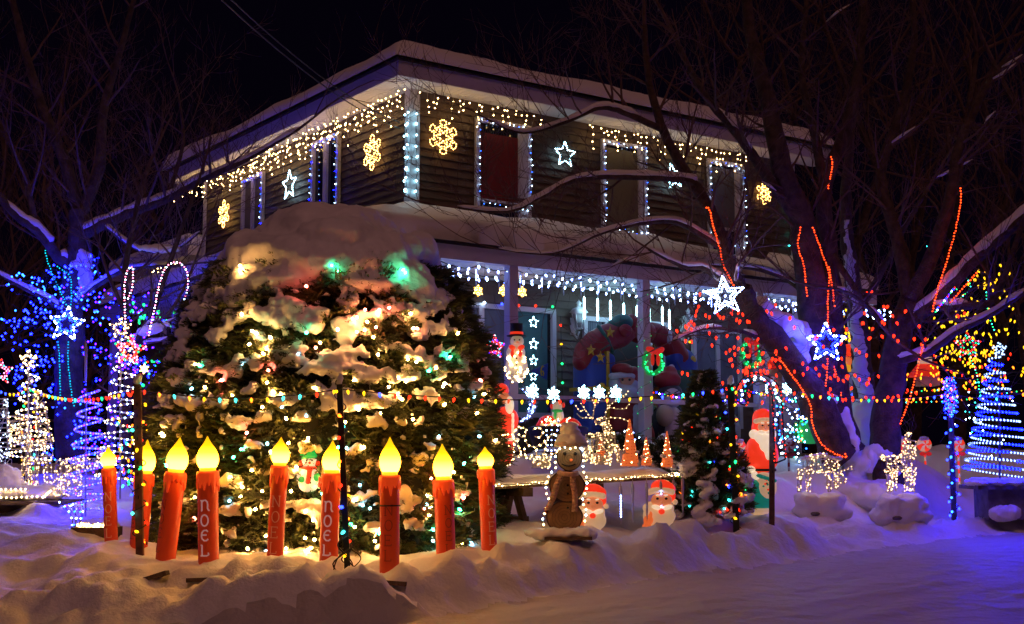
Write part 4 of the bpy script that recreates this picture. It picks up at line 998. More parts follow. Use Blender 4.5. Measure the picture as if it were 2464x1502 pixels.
# wire animals
def animal(name, label, cat, caps, nloop, nb, led_='fine_warm', r_=.0095, wr=.0045, group=None, extra=None, hornpaths=None, jit=1.0):
    r_ = r_ * .74; lo = min(c[0].z - c[2] for c in caps); c0 = caps[0][0]; root = empty(name, (c0.x, c0.y, lo), label, cat, group); wb = MB(); bb = MB()
    bb.use(led_)
    tot = [(c[1] - c[0]).length * (c[2] + c[3]) + .01 for c in caps]
    def surf(c, t, th, k=1.0):
        d = (c[1] - c[0]); ax = d.normalized() if d.length > 0 else Vector((0, 0, 1)); a_ = ax.orthogonal().normalized(); bb_ = ax.cross(a_)
        rr = (c[2] + (c[3] - c[2]) * t) * k; return c[0] + d * t + (a_ * math.cos(th) + bb_ * math.sin(th)) * rr
    for c in caps:
        m = max(2, int((c[1] - c[0]).length / .055))
        for k in range(m + 1):        # hoops
            wb.tube([surf(c, k / m, 2 * math.pi * j / 10) for j in range(11)], wr, 3, caps=False)
        for th in range(4): wb.tube([surf(c, k / 6, th * 1.57 + .4) for k in range(7)], wr, 3)
        m2 = max(1, int(nloop * tot[caps.index(c)] / sum(tot)))
        for k in range(m2):           # the loose light cord zigzagging over the frame
            th = rnd(0, 6.3); t = rnd(0, 1); wb.tube([surf(c, max(0, min(1, t + rnd(-.2, .2))), th + j * .9, rnd(.95, 1.12)) for j in range(4)], wr * .8, 3, caps=False)
        for k in range(max(2, int(nb * tot[caps.index(c)] / sum(tot)))):
            bb.led(surf(c, rnd(0, 1), rnd(0, 6.3), 1.06), r_)
    for P in (hornpaths or []):
        wb.tube(P, wr * 1.2, 4)
        for q in walk(P, .045): bb.led(q + rvec(.006), r_)
    wb.build('wire_frame', 'wire_white', root); stuff(bb.build('bulbs', None, root)); return root
def cap_(u0, v0, u1, v1, r0, r1, Y, dY=0): return (at(u0, v0, Y + dY), at(u1, v1, Y + dY), S(r0, Y), S(r1, Y))
Y = 13.6
horns = []
for path in [[(1425,1010),(1408,985),(1398,970),(1400,950)],[(1408,985),(1395,990),(1385,975)],[(1425,1010),(1430,980),(1422,955)],[(1455,1008),(1462,980),(1480,965),(1500,958),(1512,940)],[(1480,965),(1478,945)],[(1462,980),(1500,985),(1515,970)],[(1455,1008),(1480,1005),(1505,1010),(1518,1022)],[(1430,980),(1445,960),(1448,942)],[(1425,1005),(1400,1005),(1388,995)],[(1500,958),(1494,940)],[(1462,980),(1460,955),(1470,935)]]:
    horns.append(spline([at(u, v, Y + rnd(-.06, .06)) for u, v in path], 4))
animal('wire_reindeer', 'warm white lit wire reindeer with wide antlers standing on the snowy table', 'reindeer', [
    cap_(1410,1065,1480,1062,20,21,Y), cap_(1468,1055,1455,1015,12,9,Y), cap_(1458,1012,1432,1016,10,5,Y),
    cap_(1412,1070,1408,1112,6,4,Y,-.06), cap_(1422,1072,1424,1112,6,4,Y,.08), cap_(1470,1072,1466,1112,6,4,Y,-.06), cap_(1484,1070,1488,1112,6,4,Y,.08), cap_(1395,1060,1390,1070,4,3,Y)], 40, 210, hornpaths=horns, r_=.010)
# two ground-laid wire bundles
for u, v, lb in [(1302,1120,'low tangle of lit wire on the table snow left of the log snowman'), (1445,1112,'low tangle of lit wire on the table snow under the reindeer')]:
    p = at(u, v, 13.2); r = empty('wire_tangle', p, lb, 'wire lights', 'tangles of lit wire on the table'); wb = MB(); bb = MB(); bb.use('fine_warm')
    for k in range(26):
        P = [p + Vector((rnd(-.10, .10), rnd(-.05, .08), rnd(-.03, .07))) for _ in range(4)]; wb.tube(spline(P, 3), .0025, 3); bb.led(P[1], .009); 
    wb.build('wire', 'wire_white', r); stuff(bb.build('bulbs', None, r))
# wire sleigh
Y = 13.5; paths = []
for pa in [[(1200,1058),(1212,1045),(1232,1048),(1245,1065),(1250,1085),(1262,1100),(1290,1103),(1325,1100)],[(1238,1042),(1246,1030),(1262,1030),(1266,1045),(1256,1052),(1248,1046)],[(1282,1035),(1296,1028),(1306,1040),(1298,1052),(1286,1050)],[(1240,1100),(1270,1098),(1310,1096),(1340,1090)],[(1262,1052),(1270,1070),(1290,1075),(1315,1060),(1325,1048),(1345,1046)],[(1232,1048),(1238,1075),(1232,1110),(1218,1125)],[(1315,1060),(1312,1085),(1300,1100)],[(1200,1065),(1225,1075),(1240,1080)],[(1262,1075),(1262,1100)],[(1290,1075),(1291,1102)]]:
    paths.append(spline([at(u, v, Y + rnd(-.05, .05)) for u, v in pa], 5)); paths.append(spline([at(u, v, Y + .3 + rnd(-.05, .05)) for u, v in pa], 5))
string('wire_sleigh', 'curled wire sleigh with warm white lights on the left of the table', 'sleigh', paths, ['warm_mini'], .07, .0095, wire='wire_white', wr=.006)
# lighted sprig of cool minis behind
paths = [spline([at(1318 + i * 9, 1090, 14.2), at(1316 + i * 11 + rnd(-4, 4), 1050, 14.2), at(1310 + i * 15 + rnd(-8, 8), 1018 + rnd(-14, 8), 14.2)], 4) for i in range(4)] + [spline([at(1500, 1090, 14.4), at(1510 + i * 8, 1060, 14.4), at(1500 + i * 24, 1035 + 6 * i, 14.4)], 4) for i in range(3)]
string('lit_twigs', 'bare ornamental twigs with cool white lights behind the table', 'twig lights', paths, ['cool_mini', 'ice_led'], .055, .009, wire='dark_wood', wr=.004)

# orange cone trees
for i, (u, vt, vb, hw, Y, lb) in enumerate([(1516, 1008, 1122, 21, 13.5, 'tallest orange lit mesh cone with snow on its tiers, on the table'), (1556, 1052, 1120, 13, 13.6, 'small slim orange lit cone just right of the tallest one'), (1606, 1037, 1124, 14, 13.7, 'slim orange lit cone at the right end of the table'), (1446, 1052, 1112, 16, 14.0, 'orange lit cone seen between the legs of the wire reindeer')]):
    p = at(u, vb, Y); top = at(u, vt, Y); h_ = (top - p).length; rr = S(hw, Y); r = empty('orange_cone_tree', p, lb, 'cone tree', 'orange lit cone trees on the table'); b = MB(); pf = []
    for k in range(4):
        t0 = k / 4; pf += [(rr * (1 - t0) + .004, h_ * t0), (rr * (1 - t0 - .20) + .004, h_ * (t0 + .24))]
    pf.append((.001, h_)); b.lathe(pf, p, 16, wob=lambda i, t: 1 + .05 * math.sin(5 * t + i)); b.build('mesh_cone', 'lit_orange', r)
    b = MB()
    for k in range(14): t = k / 14; b.tube([p + Vector((rr * (1 - t) * 1.03 * math.cos(a_ * .7), rr * (1 - t) * 1.03 * math.sin(a_ * .7), h_ * t + a_ * .004)) for a_ in range(10)], .003, 3)
    b.build('cane_weave', 'dark_wood', r)
    bb = MB(); bb.use('warm_mini')
    for k in range(26): t = rnd(0, .9); th = rnd(0, 6.3); bb.led(p + Vector((rr * (1 - t) * 1.03 * math.cos(th), rr * (1 - t) * 1.03 * math.sin(th), h_ * t)), .0085)
    stuff(bb.build('bulbs', None, r))
    blob('snow_bits', [(p + Vector((s_ * rr * (1 - t) * 1.1, -rr * .5, h_ * t)), (.028, .025, .02)) for s_, t in ((1, .3), (-1, .3), (.0, .02), (-.2, .27), (.9, .03))], 'snow', r, .01, 2)

# log slice snowman
Y = 12.6
r = empty('log_snowman', at(1357, 1290, Y), 'snowman of three wood slices with snowy hat and long scarf before the table', 'snowman')
for u, v, rad_, nm, mt in [(1370, 1102, 31, 'head', 'pale_wood'), (1364, 1170, 38, 'middle_slice', 'slice_wood'), (1358, 1245, 39, 'lower_slice', 'slice_wood')]:
    c = at(u, v, Y); rr = S(rad_, Y); rot = Matrix.Rotation(R(90), 3, 'X') @ Matrix.Diagonal((1.13 if nm != 'head' else 1.0, 1, 1))
    o = MB(); o.lathe([(rr * .0001, -.004), (rr * .94, -.004)], c + Vector((0, -.02, 0)), 36, rot, wob=lambda i, t: 1 + .02 * math.sin(3 * t) + .012 * math.sin(7 * t + 1), cap=False); f_ = o.build(nm, mt, r, smooth=False)
    o = MB(); o.lathe([(rr * .93, .0), (rr * .97, .006), (rr, .002), (rr, -.14), (rr * .9, -.142), (.001, -.142)], c + Vector((0, -.02, 0)), 36, rot, wob=lambda i, t: 1 + .02 * math.sin(3 * t) + .012 * math.sin(7 * t + 1), cap=False); o.build('bark_rim', 'bark', f_)
    o = MB()
    for k in range(1, 5): o.tube([c + Vector((rr * .19 * k * math.cos(t * .35), -.0180, rr * .19 * k * math.sin(t * .35))) for t in range(19)], .0012, 3)
    o.build('growth_rings', 'bark', f_)
for u in (1359, 1384): b = MB(); b.ell(at(u, 1092, Y - .03), (.018, .01, .018), 10, 6); b.build('eye', 'black', r)
b = MB(); p = at(1374, 1107, Y - .02); b.tube([p, p + Vector((.012, -.09, .002))], [.014, .003], 8); b.build('carrot_nose', 'lit_orange', r)
b = MB(); b.tube([at(1352 + i * 5.5, 1117 + 5 * math.sin(i / 6 * math.pi), Y - .03) for i in range(7)], .007, 6); b.build('mouth', 'black', r)
for v in (1168, 1188, 1222): b = MB(); b.ell(at(1366, v, Y - .03), (.011, .008, .011), 8, 6); b.build('button', 'black', r)
blob('snowy_hat', [(at(1374, 1064, Y), (S(40, Y), .14, S(12, Y))), (at(1374, 1054, Y), (S(36, Y), .13, S(11, Y))), (at(1372, 1038, Y), (S(25, Y), .11, S(12, Y))), (at(1370, 1026, Y), (S(23, Y), .09, S(9, Y)))], 'snow', r, .012, 3)
b = MB(); b.lathe([(.16, 0), (.165, .02), (.155, .05)], at(1374, 1076, Y), 40, Matrix.Diagonal((1, .8, 1)), wob=lambda i, t: 1 + .05 * math.sin(20 * t)); b.build('hat_fringe', 'fur_hat', r)
b = MB()
def band(P, wd, th=.02):
    for i in range(len(P) - 1):
        a_, c = Vector(P[i]), Vector(P[i + 1]); s_ = Vector((wd / 2, 0, 0)); f_ = Vector((0, -th, 0)); b.add([a_ - s_, a_ + s_, c + s_, c - s_, a_ - s_ + f_, a_ + s_ + f_, c + s_ + f_, c - s_ + f_], [(4, 5, 6, 7), (0, 4, 7, 3), (5, 1, 2, 6), (0, 1, 5, 4), (3, 7, 6, 2)])
band(spline([at(1380, 1138, Y - .05), at(1378, 1160, Y - .06), at(1383, 1190, Y - .05), at(1382, 1232, Y - .05)], 4), .055); band(spline([at(1352, 1140, Y - .05), at(1340, 1165, Y - .06), at(1330, 1200, Y - .05), at(1316, 1228, Y - .04)], 4), .06)
b.tube([at(1344, 1136, Y - .05), at(1356, 1140, Y - .09), at(1372, 1142, Y - .10), at(1390, 1139, Y - .06)], .024, 8); b.build('scarf', 'scarf', r)
b = MB(); b.tube([at(1312, 1222, Y), at(1318, 1236, Y)], .02, 6); b.build('mitten', 'red_cloth', r)
edge = [(1345,1080),(1336,1100),(1338,1125),(1320,1145),(1314,1170),(1316,1195),(1325,1205),(1312,1225),(1306,1250),(1310,1275),(1300,1283)]; edge2 = [(1400,1075),(1405,1100),(1402,1128),(1412,1150),(1412,1180),(1400,1205),(1410,1225),(1408,1255)]
string('snowman_light_string', 'white mini lights outlining the wood-slice snowman', 'string lights', [[at(u, v, Y + .02) for u, v in edge], [at(u, v, Y + .02) for u, v in edge2], [at(1340 + i * 9, 1078 + 3 * math.sin(i * 2), Y - .09) for i in range(8)]], ['warm_mini', 'cool_mini', 'warm_mini'], .055, .011, wire='wire_white', wr=.003)
b = MB(); 
for k, (u0, u1, v) in enumerate([(1275, 1410, 1293), (1310, 1425, 1300)]): b.bx(at(u0, v, 12.45 - .12 * k), at(u1, v, 12.45 - .12 * k) + Vector((0, .12, .03)))
pal = b.build('wooden_pallet', 'dark_wood', smooth=False); tag(pal, 'snowy wooden slats under the wood-slice snowman', 'pallet')
blob('pallet_snow', [(at(1290 + i * 17, 1284 + 4 * math.sin(i * 2), 12.45), (.12, .12, .045)) for i in range(8)], 'snow', None, .02, 3)
o = bpy.data.objects['pallet_snow']; tag(o, 'soft snow lying on the slats at the foot of the wood-slice snowman', 'snow')
# ---- figures with a face
def santa_face(u, v, Y, label, k=1.0):
    P = lambda du, dv, dy=0: at(u + du * k, v + dv * k, Y + dy); r = empty('santa_face_light', P(0, 62), label, 'santa face', 'lit santa faces under the table'); s_ = lambda q: S(q * k, Y)
    blob('beard', [(P(2, 20), (s_(40), .09, s_(28))), (P(0, 0), (s_(39), .08, s_(18))), (P(2, 44), (s_(24), .07, s_(18)))], 'lit_cream', r, .013, 4)
    blob('face', [(P(8, -18, -.06), (s_(26), .06, s_(18)))], 'lit_face', r, .012, 2)
    blob('moustache', [(P(-4, -1, -.09), (s_(13), .04, s_(6)), Matrix.Rotation(R(14), 3, 'Y')), (P(22, -1, -.09), (s_(13), .04, s_(6)), Matrix.Rotation(R(-14), 3, 'Y'))], 'lit_white', r, .009, 2)
    blob('nose', [(P(8, -12, -.12), (s_(5), .03, s_(5)))], 'lit_face', r, .008, 1); blob('mouth', [(P(8, 9, -.10), (s_(8), .03, s_(7)))], 'lit_red', r, .008, 1)
    for d in (-2, 19): b = MB(); b.ell(P(d, -22, -.115), (s_(3.6), .01, s_(3)), 10, 6); b.build('eye', 'black', r); b = MB(); b.ell(P(d, -30, -.11), (s_(5), .012, s_(2)), 8, 5, Matrix.Rotation(R(10 if d < 0 else -10), 3, 'Y')); b.build('eyebrow', 'lit_white', r)
    blob('hat_brim', [(P(-22 + i * 9, -38 - 5 * math.sin(i / 6 * 3.14), -.05), (s_(9), .05, s_(8))) for i in range(7)], 'lit_cream', r, .012, 3)
    blob('hat', [(P(8, -50), (s_(27), .08, s_(18))), (P(22, -45), (s_(20), .07, s_(16))), (P(34, -30, .01), (s_(8), .05, s_(16)))], 'lit_red', r, .013, 3)
    blob('pompom', [(P(40, -14, .0), (s_(7), .05, s_(7)))], 'lit_cream', r, .01, 1)
    blob('mitten', [(P(-24, 30, -.09), (s_(12), .05, s_(12))), (P(-18, 16, -.1), (s_(4), .03, s_(8))), (P(-28, 44, -.08), (s_(11), .05, s_(8)))], 'lit_orange', r, .01, 2)
santa_face(1418, 1232, 13.15, 'glowing santa face half hidden behind the wood-slice snowman'); santa_face(1584, 1222, 13.6, 'glowing santa face under the right end of the table')
def santa_tall():
    Y = 15.2; P = lambda u, v, dy=0: at(u, v, Y + dy); s_ = lambda q: S(q, Y)
    r = empty('santa_figure', P(1825, 1245), 'tall glowing plastic santa in red coat holding a toy sack over a teal robe', 'santa')
    blob('robe', [(P(1830, 1195), (s_(33), .17, s_(28))), (P(1832, 1170), (s_(34), .17, s_(30))), (P(1826, 1215), (s_(30), .16, s_(14)))], 'lit_teal', r, .018, 4)
    blob('base', [(P(1826, 1228), (s_(28), .15, s_(12)))], 'lit_cream', r, .018, 3)
    blob('coat', [(P(1832, 1105), (s_(34), .17, s_(36))), (P(1822, 1075), (s_(26), .14, s_(26))), (P(1805, 1095), (s_(13), .12, s_(32))), (P(1803, 1120), (s_(11), .12, s_(20))), (P(1858, 1095), (s_(15), .12, s_(34)))], 'lit_red', r, .018, 4)
    b = MB(); b.lathe([(s_(34), -.015), (s_(35.5), -.012), (s_(35.5), .012), (s_(34), .015)], P(1832, 1131), 24, Matrix.Diagonal((1, .9, 1))); b.build('belt', 'black', r)
    blob('beard', [(P(1836, 1052, -.13), (s_(21), .08, s_(18))), (P(1842, 1072, -.15), (s_(15), .06, s_(16))), (P(1848, 1092, -.16), (s_(8), .04, s_(16))), (P(1814, 1045, -.06), (s_(12), .08, s_(12))), (P(1858, 1045, -.06), (s_(10), .07, s_(14)))], 'lit_white', r, .015, 3)
    blob('face', [(P(1841, 1028, -.10), (s_(18), .09, s_(17)))], 'lit_face', r, .013, 2)
    blob('moustache', [(P(1834, 1040, -.20), (s_(9), .03, s_(4.5)), Matrix.Rotation(R(12), 3, 'Y')), (P(1850, 1040, -.20), (s_(9), .03, s_(4.5)), Matrix.Rotation(R(-12), 3, 'Y'))], 'lit_white', r, .009, 1)
    blob('nose', [(P(1842, 1032, -.20), (s_(4), .03, s_(4)))], 'lit_face', r, .008, 1)
    for u in (1835, 1850): b = MB(); b.ell(P(u, 1024, -.19), (s_(2.6), .01, s_(2)), 8, 6); b.build('eye', 'black', r); b = MB(); b.ell(P(u, 1018, -.18), (s_(5), .015, s_(2)), 8, 5); b.build('eyebrow', 'lit_white', r)
    blob('hat_trim', [(P(1820 + i * 8, 1014 - 4 * math.sin(i / 5 * 3.1), -.10), (s_(8), .08, s_(6.5))) for i in range(6)], 'lit_cream', r, .013, 3)
    blob('hat', [(P(1836, 1000, -.03), (s_(22), .12, s_(17))), (P(1824, 1010), (s_(14), .11, s_(24))), (P(1816, 1030, .02), (s_(8), .08, s_(16)))], 'lit_red', r, .015, 3)
    blob('toy_sack', [(P(1848, 1172, -.15), (s_(22), .07, s_(28))), (P(1838, 1150, -.16), (s_(20), .06, s_(14)))], 'lit_cream', r, .014, 3)
    blob('sack_cuff', [(P(1826 + i * 9, 1145 + i * 3, -.20), (s_(8), .05, s_(5))) for i in range(5)], 'lit_teal', r, .011, 2)
    blob('mitten', [(P(1814, 1142, -.17), (s_(10), .05, s_(9))), (P(1820, 1150, -.19), (s_(7), .04, s_(5)))], 'lit_white', r, .012, 2); blob('cuff', [(P(1806, 1130, -.13), (s_(12), .08, s_(9)))], 'lit_white', r, .012, 2)
    for k in range(9): b = MB(); b.ell(P(1848 + rnd(-14, 14), 1170 + rnd(-18, 18), -.215), (s_(3), .01, s_(2.4)), 6, 4); b.build('toy_print', random.choice(['lit_red', 'black', 'lit_teal']), r)
santa_tall()
def santa_small():
    Y = 14.3; P = lambda u, v, dy=0: at(u, v, Y + dy); s_ = lambda q: S(q, Y)
    r = empty('santa_figure', P(1215, 1120), 'glowing red santa figure half hidden by the right edge of the giant cedar', 'santa')
    blob('coat', [(P(1215, 1010), (s_(34), .16, s_(32))), (P(1208, 1060), (s_(32), .15, s_(40))), (P(1232, 1015), (s_(14), .12, s_(26)))], 'lit_red', r, .018, 4)
    blob('trousers', [(P(1212, 1095), (s_(22), .12, s_(26)))], 'lit_red', r, .018, 3)
    blob('beard', [(P(1226, 975, -.12), (s_(11), .07, s_(22)))], 'lit_white', r, .014, 3); blob('face', [(P(1212, 958, -.08), (s_(16), .08, s_(14)))], 'lit_face', r, .013, 2)
    blob('hat', [(P(1206, 940), (s_(19), .11, s_(18)))], 'lit_red', r, .014, 2); blob('hat_trim', [(P(1200 + i * 8, 950 + i * 3, -.08), (s_(7), .06, s_(5))) for i in range(4)], 'lit_white', r, .012, 2)
    blob('coat_trim', [(P(1234, 1000 + i * 12, -.12), (s_(4), .03, s_(8))) for i in range(5)] + [(P(1190 + i * 9, 1058, -.14), (s_(7), .04, s_(4))) for i in range(7)], 'lit_white', r, .012, 2)
santa_small()
# hanging lighted snowman on the porch post
def hanging_snowman():
    Y = 15.9; P = lambda u, v, dy=0: at(u, v, Y + dy); s_ = lambda q: S(q, Y)
    lit('lit_frost', (.7, .7, .72), (1, .72, .38), .22)
    r = empty('snowman_light', P(1242, 925), 'lit mesh snowman with black top hat and red bow hung on the porch post', 'snowman')
    blob('body', [(P(1243, 885), (s_(28), .13, s_(36))), (P(1241, 850), (s_(24), .11, s_(22)))], 'lit_frost', r, .015, 4); blob('head', [(P(1244, 822), (s_(17), .10, s_(16)))], 'lit_frost', r, .013, 2)
    b = MB(); b.lathe([(.12, 0), (.125, .012), (.08, .02), (.075, .15), (.082, .16), (.001, .165)], P(1243, 810), 20, wob=lambda i, t: 1 + .02 * math.sin(4 * t)); b.build('top_hat', 'black', r)
    b = MB(); b.lathe([(.083, .025), (.083, .055)], P(1243, 810), 20); b.build('hat_band', 'lit_red', r)
    blob('bow', [(P(1232, 836, -.12), (s_(9), .04, s_(6)), Matrix.Rotation(R(20), 3, 'Y')), (P(1254, 836, -.12), (s_(9), .04, s_(6)), Matrix.Rotation(R(-20), 3, 'Y')), (P(1233, 852, -.12), (s_(5), .03, s_(10))), (P(1252, 852, -.12), (s_(5), .03, s_(9)))], 'lit_red', r, .01, 2)
    for u in (1238, 1250): b = MB(); b.ell(P(u, 818, -.1), .010, 8, 6); b.build('eye', 'black', r)
    b = MB(); b.tube([P(1244, 823, -.09), P(1249, 824, -.15)], [.010, .002], 6); b.build('nose', 'lit_orange', r)
    for v in (862, 878, 896): b = MB(); b.ell(P(1243, v, -.13), .012, 8, 6); b.build('button', 'black', r)
    bb = MB(); bb.use('warm_mini')
    for k in range(60): th = rnd(-math.pi, 0); t = rnd(-.95, .95); rr = math.sqrt(1 - t * t); bb.led(P(1243, 878 - t * 44) + Vector((rr * s_(29 if t < 0 else 24) * math.cos(th), rr * .15 * math.sin(th), 0)), .012)
    stuff(bb.build('bulbs', None, r))
hanging_snowman()

# ================================================================== STARS AND SNOWFLAKES MADE OF LIGHT
X3, Z3 = Vector((1, 0, 0)), Vector((0, 0, 1))
def starpts(c, R_, rt, up, inner=.45, tilt=0, n=5):
    out = []
    for k in range(2 * n + 1):
        t = math.pi / 2 + k * math.pi / n + tilt; q = R_ if k % 2 == 0 else R_ * inner; out.append(c + rt * (q * math.cos(t)) + up * (q * math.sin(t)))
    return out
def star(c, R_, cols, label, rt=X3, up=Z3, tilt=0, step=.045, r=.010, double=None, group=None, inner=.45, face=None):
    root = empty('star_light', c, label, 'star light', group); wb = MB(); bb = MB(); i = 0; n_ = rt.cross(up)
    for k, (q, cc) in enumerate([(R_, cols)] + ([(R_ * .62, double)] if double else [])):
        P = starpts(c, q, rt, up, inner, tilt); wb.tube(P, .006, 4)
        for p in walk(P, step): bb.use(cc[i % len(cc)]); i += 1; bb.led(p + n_ * .008 + rvec(.002), r)
    wb.build('frame', 'wire_white', root); stuff(bb.build('bulbs', None, root)); return root
def flake(c, R_, cols, label, rt=X3, up=Z3, r=.009, step=.04, arms=6, cat='snowflake light', group=None):
    root = empty('snowflake_light', c, label, cat, group); wb = MB(); bb = MB(); i = 0; n_ = rt.cross(up)
    def P(a_, q, s_=0): t = math.pi / 2 + a_ * 2 * math.pi / arms; d = rt * math.cos(t) + up * math.sin(t); e = rt * -math.sin(t) + up * math.cos(t); return c + d * (q * R_) + e * (s_ * R_)
    for a_ in range(arms):
        h_ = [(.16, 0), (.34, .07), (.40, .26), (.56, .30), (.60, .20), (.54, .08), (.68, .08), (.72, .20), (.90, .20), (1.0, .0)]; loop = [P(a_, *q) for q in h_] + [P(a_, q[0], -q[1]) for q in h_[-2::-1]]
        wb.tube(loop, .005, 3)
        for p in walk(loop, step): bb.use(cols[i % len(cols)]); i += 1; bb.led(p + n_ * .006, r)
    ring = [P(k / 4, .30) for k in range(4 * arms + 1)]; wb.tube(ring, .005, 3)
    wb.build('frame', 'wire_white', root); stuff(bb.build('bulbs', None, root)); return root
gold = ['gold_mini']; upf = 'golden snowflake lights on the upper walls'
nF, nL = -E2, -E1
flake(atF(1066, 330, -.07), S(43, 17.9), gold, 'large golden snowflake on the front wall just right of the corner post', E1, Z3, .0095, .036, group=upf)
flake(atL(896, 367, -.07), S(44, 18.5), gold, 'golden snowflake on the side wall left of the corner post', -E2, Z3, .0095, .036, group=upf)
flake(atL(539, 515, -.07), S(34, 22.5), gold, 'golden snowflake at the far left end of the side wall', -E2, Z3, .0095, .034, group=upf)
flake(atF(1838, 466, -.07), S(27, 21.4), gold, 'golden snowflake at the right end of the front wall behind branches', E1, Z3, .0095, .034, group=upf)
star(atF(1359, 372, -.07), S(33, 19), ['aqua_mini', 'cool_mini'], 'white star on the front wall between the first and second upper windows', E1, Z3, group='white stars on the upper walls', step=.035)
star(atF(1619, 425, -.07), S(33, 20.3), ['aqua_mini', 'cool_mini'], 'white star on the front wall between the second and third upper windows', E1, Z3, tilt=.25, group='white stars on the upper walls', step=.03)
star(atL(697, 445, -.07), S(38, 20.5), ['aqua_mini', 'cool_mini'], 'white star on the side wall between its two upper windows', -E2, Z3, group='white stars on the upper walls', step=.035)
lf = 'small golden snowflakes hanging in the porch'
for (u, v), lb in [((1150, 700), 'small golden snowflake in the porch above the curtained window'), ((1210, 700), 'small golden snowflake half hidden left of the first porch post'), ((1256, 703), 'small golden snowflake just right of the first porch post'), ((1777, 720), 'small golden snowflake under the porch roof behind the white tree star, left of a pair'), ((1826, 716), 'small golden snowflake under the porch roof, right of a pair')]:
    flake(atF(u, v, -.5), S(13, 17.9), ['yellow_bulb', 'gold_mini'], lb, E1, Z3, .010, .032, group=lf)
rf = 'icy snowflake lamps standing along the porch rail'
for u, v, lb in [(1280,944,'icy snowflake lamp on the rail just right of the first porch post'), (1331,950,'icy snowflake lamp on the rail above the small green-scarfed snowman'), (1404,946,'icy snowflake lamp on the rail left of the reindeer antlers'), (1441,946,'middle icy snowflake lamp behind the reindeer antlers'), (1481,946,'icy snowflake lamp on the rail behind the right reindeer antler'), (1836,935,'icy snowflake lamp inside the candy cane hook'), (1893,935,'icy snowflake lamp on the rail right of the candy cane')]:
    c = atF(u, v, -PD - .02); r_ = S(19, 16.6); flake(c, r_, ['aqua_mini'], lb, E1, Z3, .011, .045, group=rf)
# window stars
star(atF(1190, 835, -.12), S(31, 18), ['pink_led', 'red_bulb', 'violet_led', 'red_bulb', 'teal_bulb'], 'multicoloured star hanging in the curtained ground floor window', E1, Z3, step=.035, double=['pink_led', 'red_bulb'])
for v, R_ in ((776, 14), (828, 14), (868, 13), (905, 12), (930, 10)):
    star(atF(1283, v, -.12), S(R_, 18.3), ['aqua_mini', 'cool_mini'], {776:'topmost small white star in the teal window beside the first porch post', 828:'second small white star from the top in the teal window', 868:'middle small white star of the column in the teal window', 905:'fourth small white star down in the teal window', 930:'lowest small white star in the teal window, above the rail'}[v], E1, Z3, step=.036, r=.007, group='column of small stars in the teal window')
# tree stars
star(at(160, 780, 17.3), S(44, 17.3), ['cool_mini', 'cool_mini', 'deep_blue'], 'blue and white double star on the trunk of the far left tree', tilt=-.12, step=.034, double=['deep_blue', 'blue_led', 'sky_led'], r=.015)
star(at(313, 843, 15.1), S(39, 15.1), ['pink_led', 'red_bulb', 'green_bulb', 'red_bulb', 'pink_led'], 'red and pink star hanging behind the tall left spiral, below the pink rope loops', tilt=-.1, step=.034, double=['pink_led', 'red_rope'], r=.014)
star(at(2, 895, 16.4), S(32, 16.4), ['red_bulb', 'pink_led', 'teal_bulb', 'pink_led'], 'red star cut by the left edge of the picture', step=.04, double=['pink_led'], r=.011)
star(at(1744, 712, 15.55), S(50, 15.55), ['cool_mini', 'ice_led'], 'large white outline star high on the leaning limb of the big tree', tilt=.1, step=.03, r=.012, double=['cool_mini'], inner=.42)
star(at(1988, 826, 16.45), S(50, 16.45), ['cool_mini', 'deep_blue', 'cool_mini'], 'large blue and white double star on the trunk of the big tree', tilt=.0, step=.033, double=['deep_blue', 'deep_blue'], r=.015)
star(at(2328, 832, 17.8), S(34, 17.8), ['red_bulb', 'teal_bulb', 'red_bulb', 'pink_led'], 'red and green star among the yellow lights right of the forked tree', step=.04, double=['red_bulb', 'green_bulb'], r=.011)

# ================================================================== LIGHTS OF THE HOUSE
def icicles(name, label, A_, B_, face, dens, seedgap=None, group=None, drop=(.06, .42), off=-.22):
    root = empty(name, A_, label, 'icicle lights', group); wb = MB(); bb = MB(); bb.use('warm_mini')
    L = (B_ - A_).length; n = int(L / .105); wb.tube([A_.lerp(B_, i / 20) + Vector((0, 0, -.02 * (i % 2))) for i in range(21)], .003, 3)
    for i in range(n):
        t = (i + .5) / n
        if seedgap and any(a_ < t < c for a_, c in seedgap): continue
        p = A_.lerp(B_, t); k = 1 + (i * 7 % 4); Q = [p]
        for j in range(k):
            Q.append(Q[-1] + Vector((rnd(-.035, .035), rnd(-.035, .035), -rnd(.07, .12))))
            if random.random() < dens: bb.led(Q[-1] + rvec(.012), .0115)
        wb.tube(Q, .002, 3)
    stuff(wb.build('wire', 'wire_white', root)); stuff(bb.build('bulbs', None, root))
gi = 'warm white icicle strings under the upper eaves'
icicles('icicle_light_string', 'warm white icicle lights under the side eave left of the corner', H(-.30, -.30, ZE - .02), H(-.28, 7.3, ZE - .02), 'L', .95, group=gi)
icicles('icicle_light_string', 'denser second row of warm icicle lights along the side wall', H(-.10, .2, ZE - .03), H(-.10, 6.6, ZE - .03), 'L', .75, group=gi)
icicles('icicle_light_string', 'warm icicle lights under the front eave between corner and first window', H(-.1, -.25, ZE - .02), H(2.1, -.22, ZE - .02), 'F', .9, group=gi)
icicles('icicle_light_string', 'warm icicle lights under the front eave over the second and third windows', H(2.9, -.22, ZE - .02), H(6.4, -.22, ZE - .02), 'F', .95, group=gi)
lw = H(.3, HY + .4, 5.0); icicles('icicle_light_string', 'short warm icicle string on the dark wing at the far left', H(-.35, HY + .3, 5.0), H(-.35, HY + 1.8, 5.0), 'L', .8, group=gi)
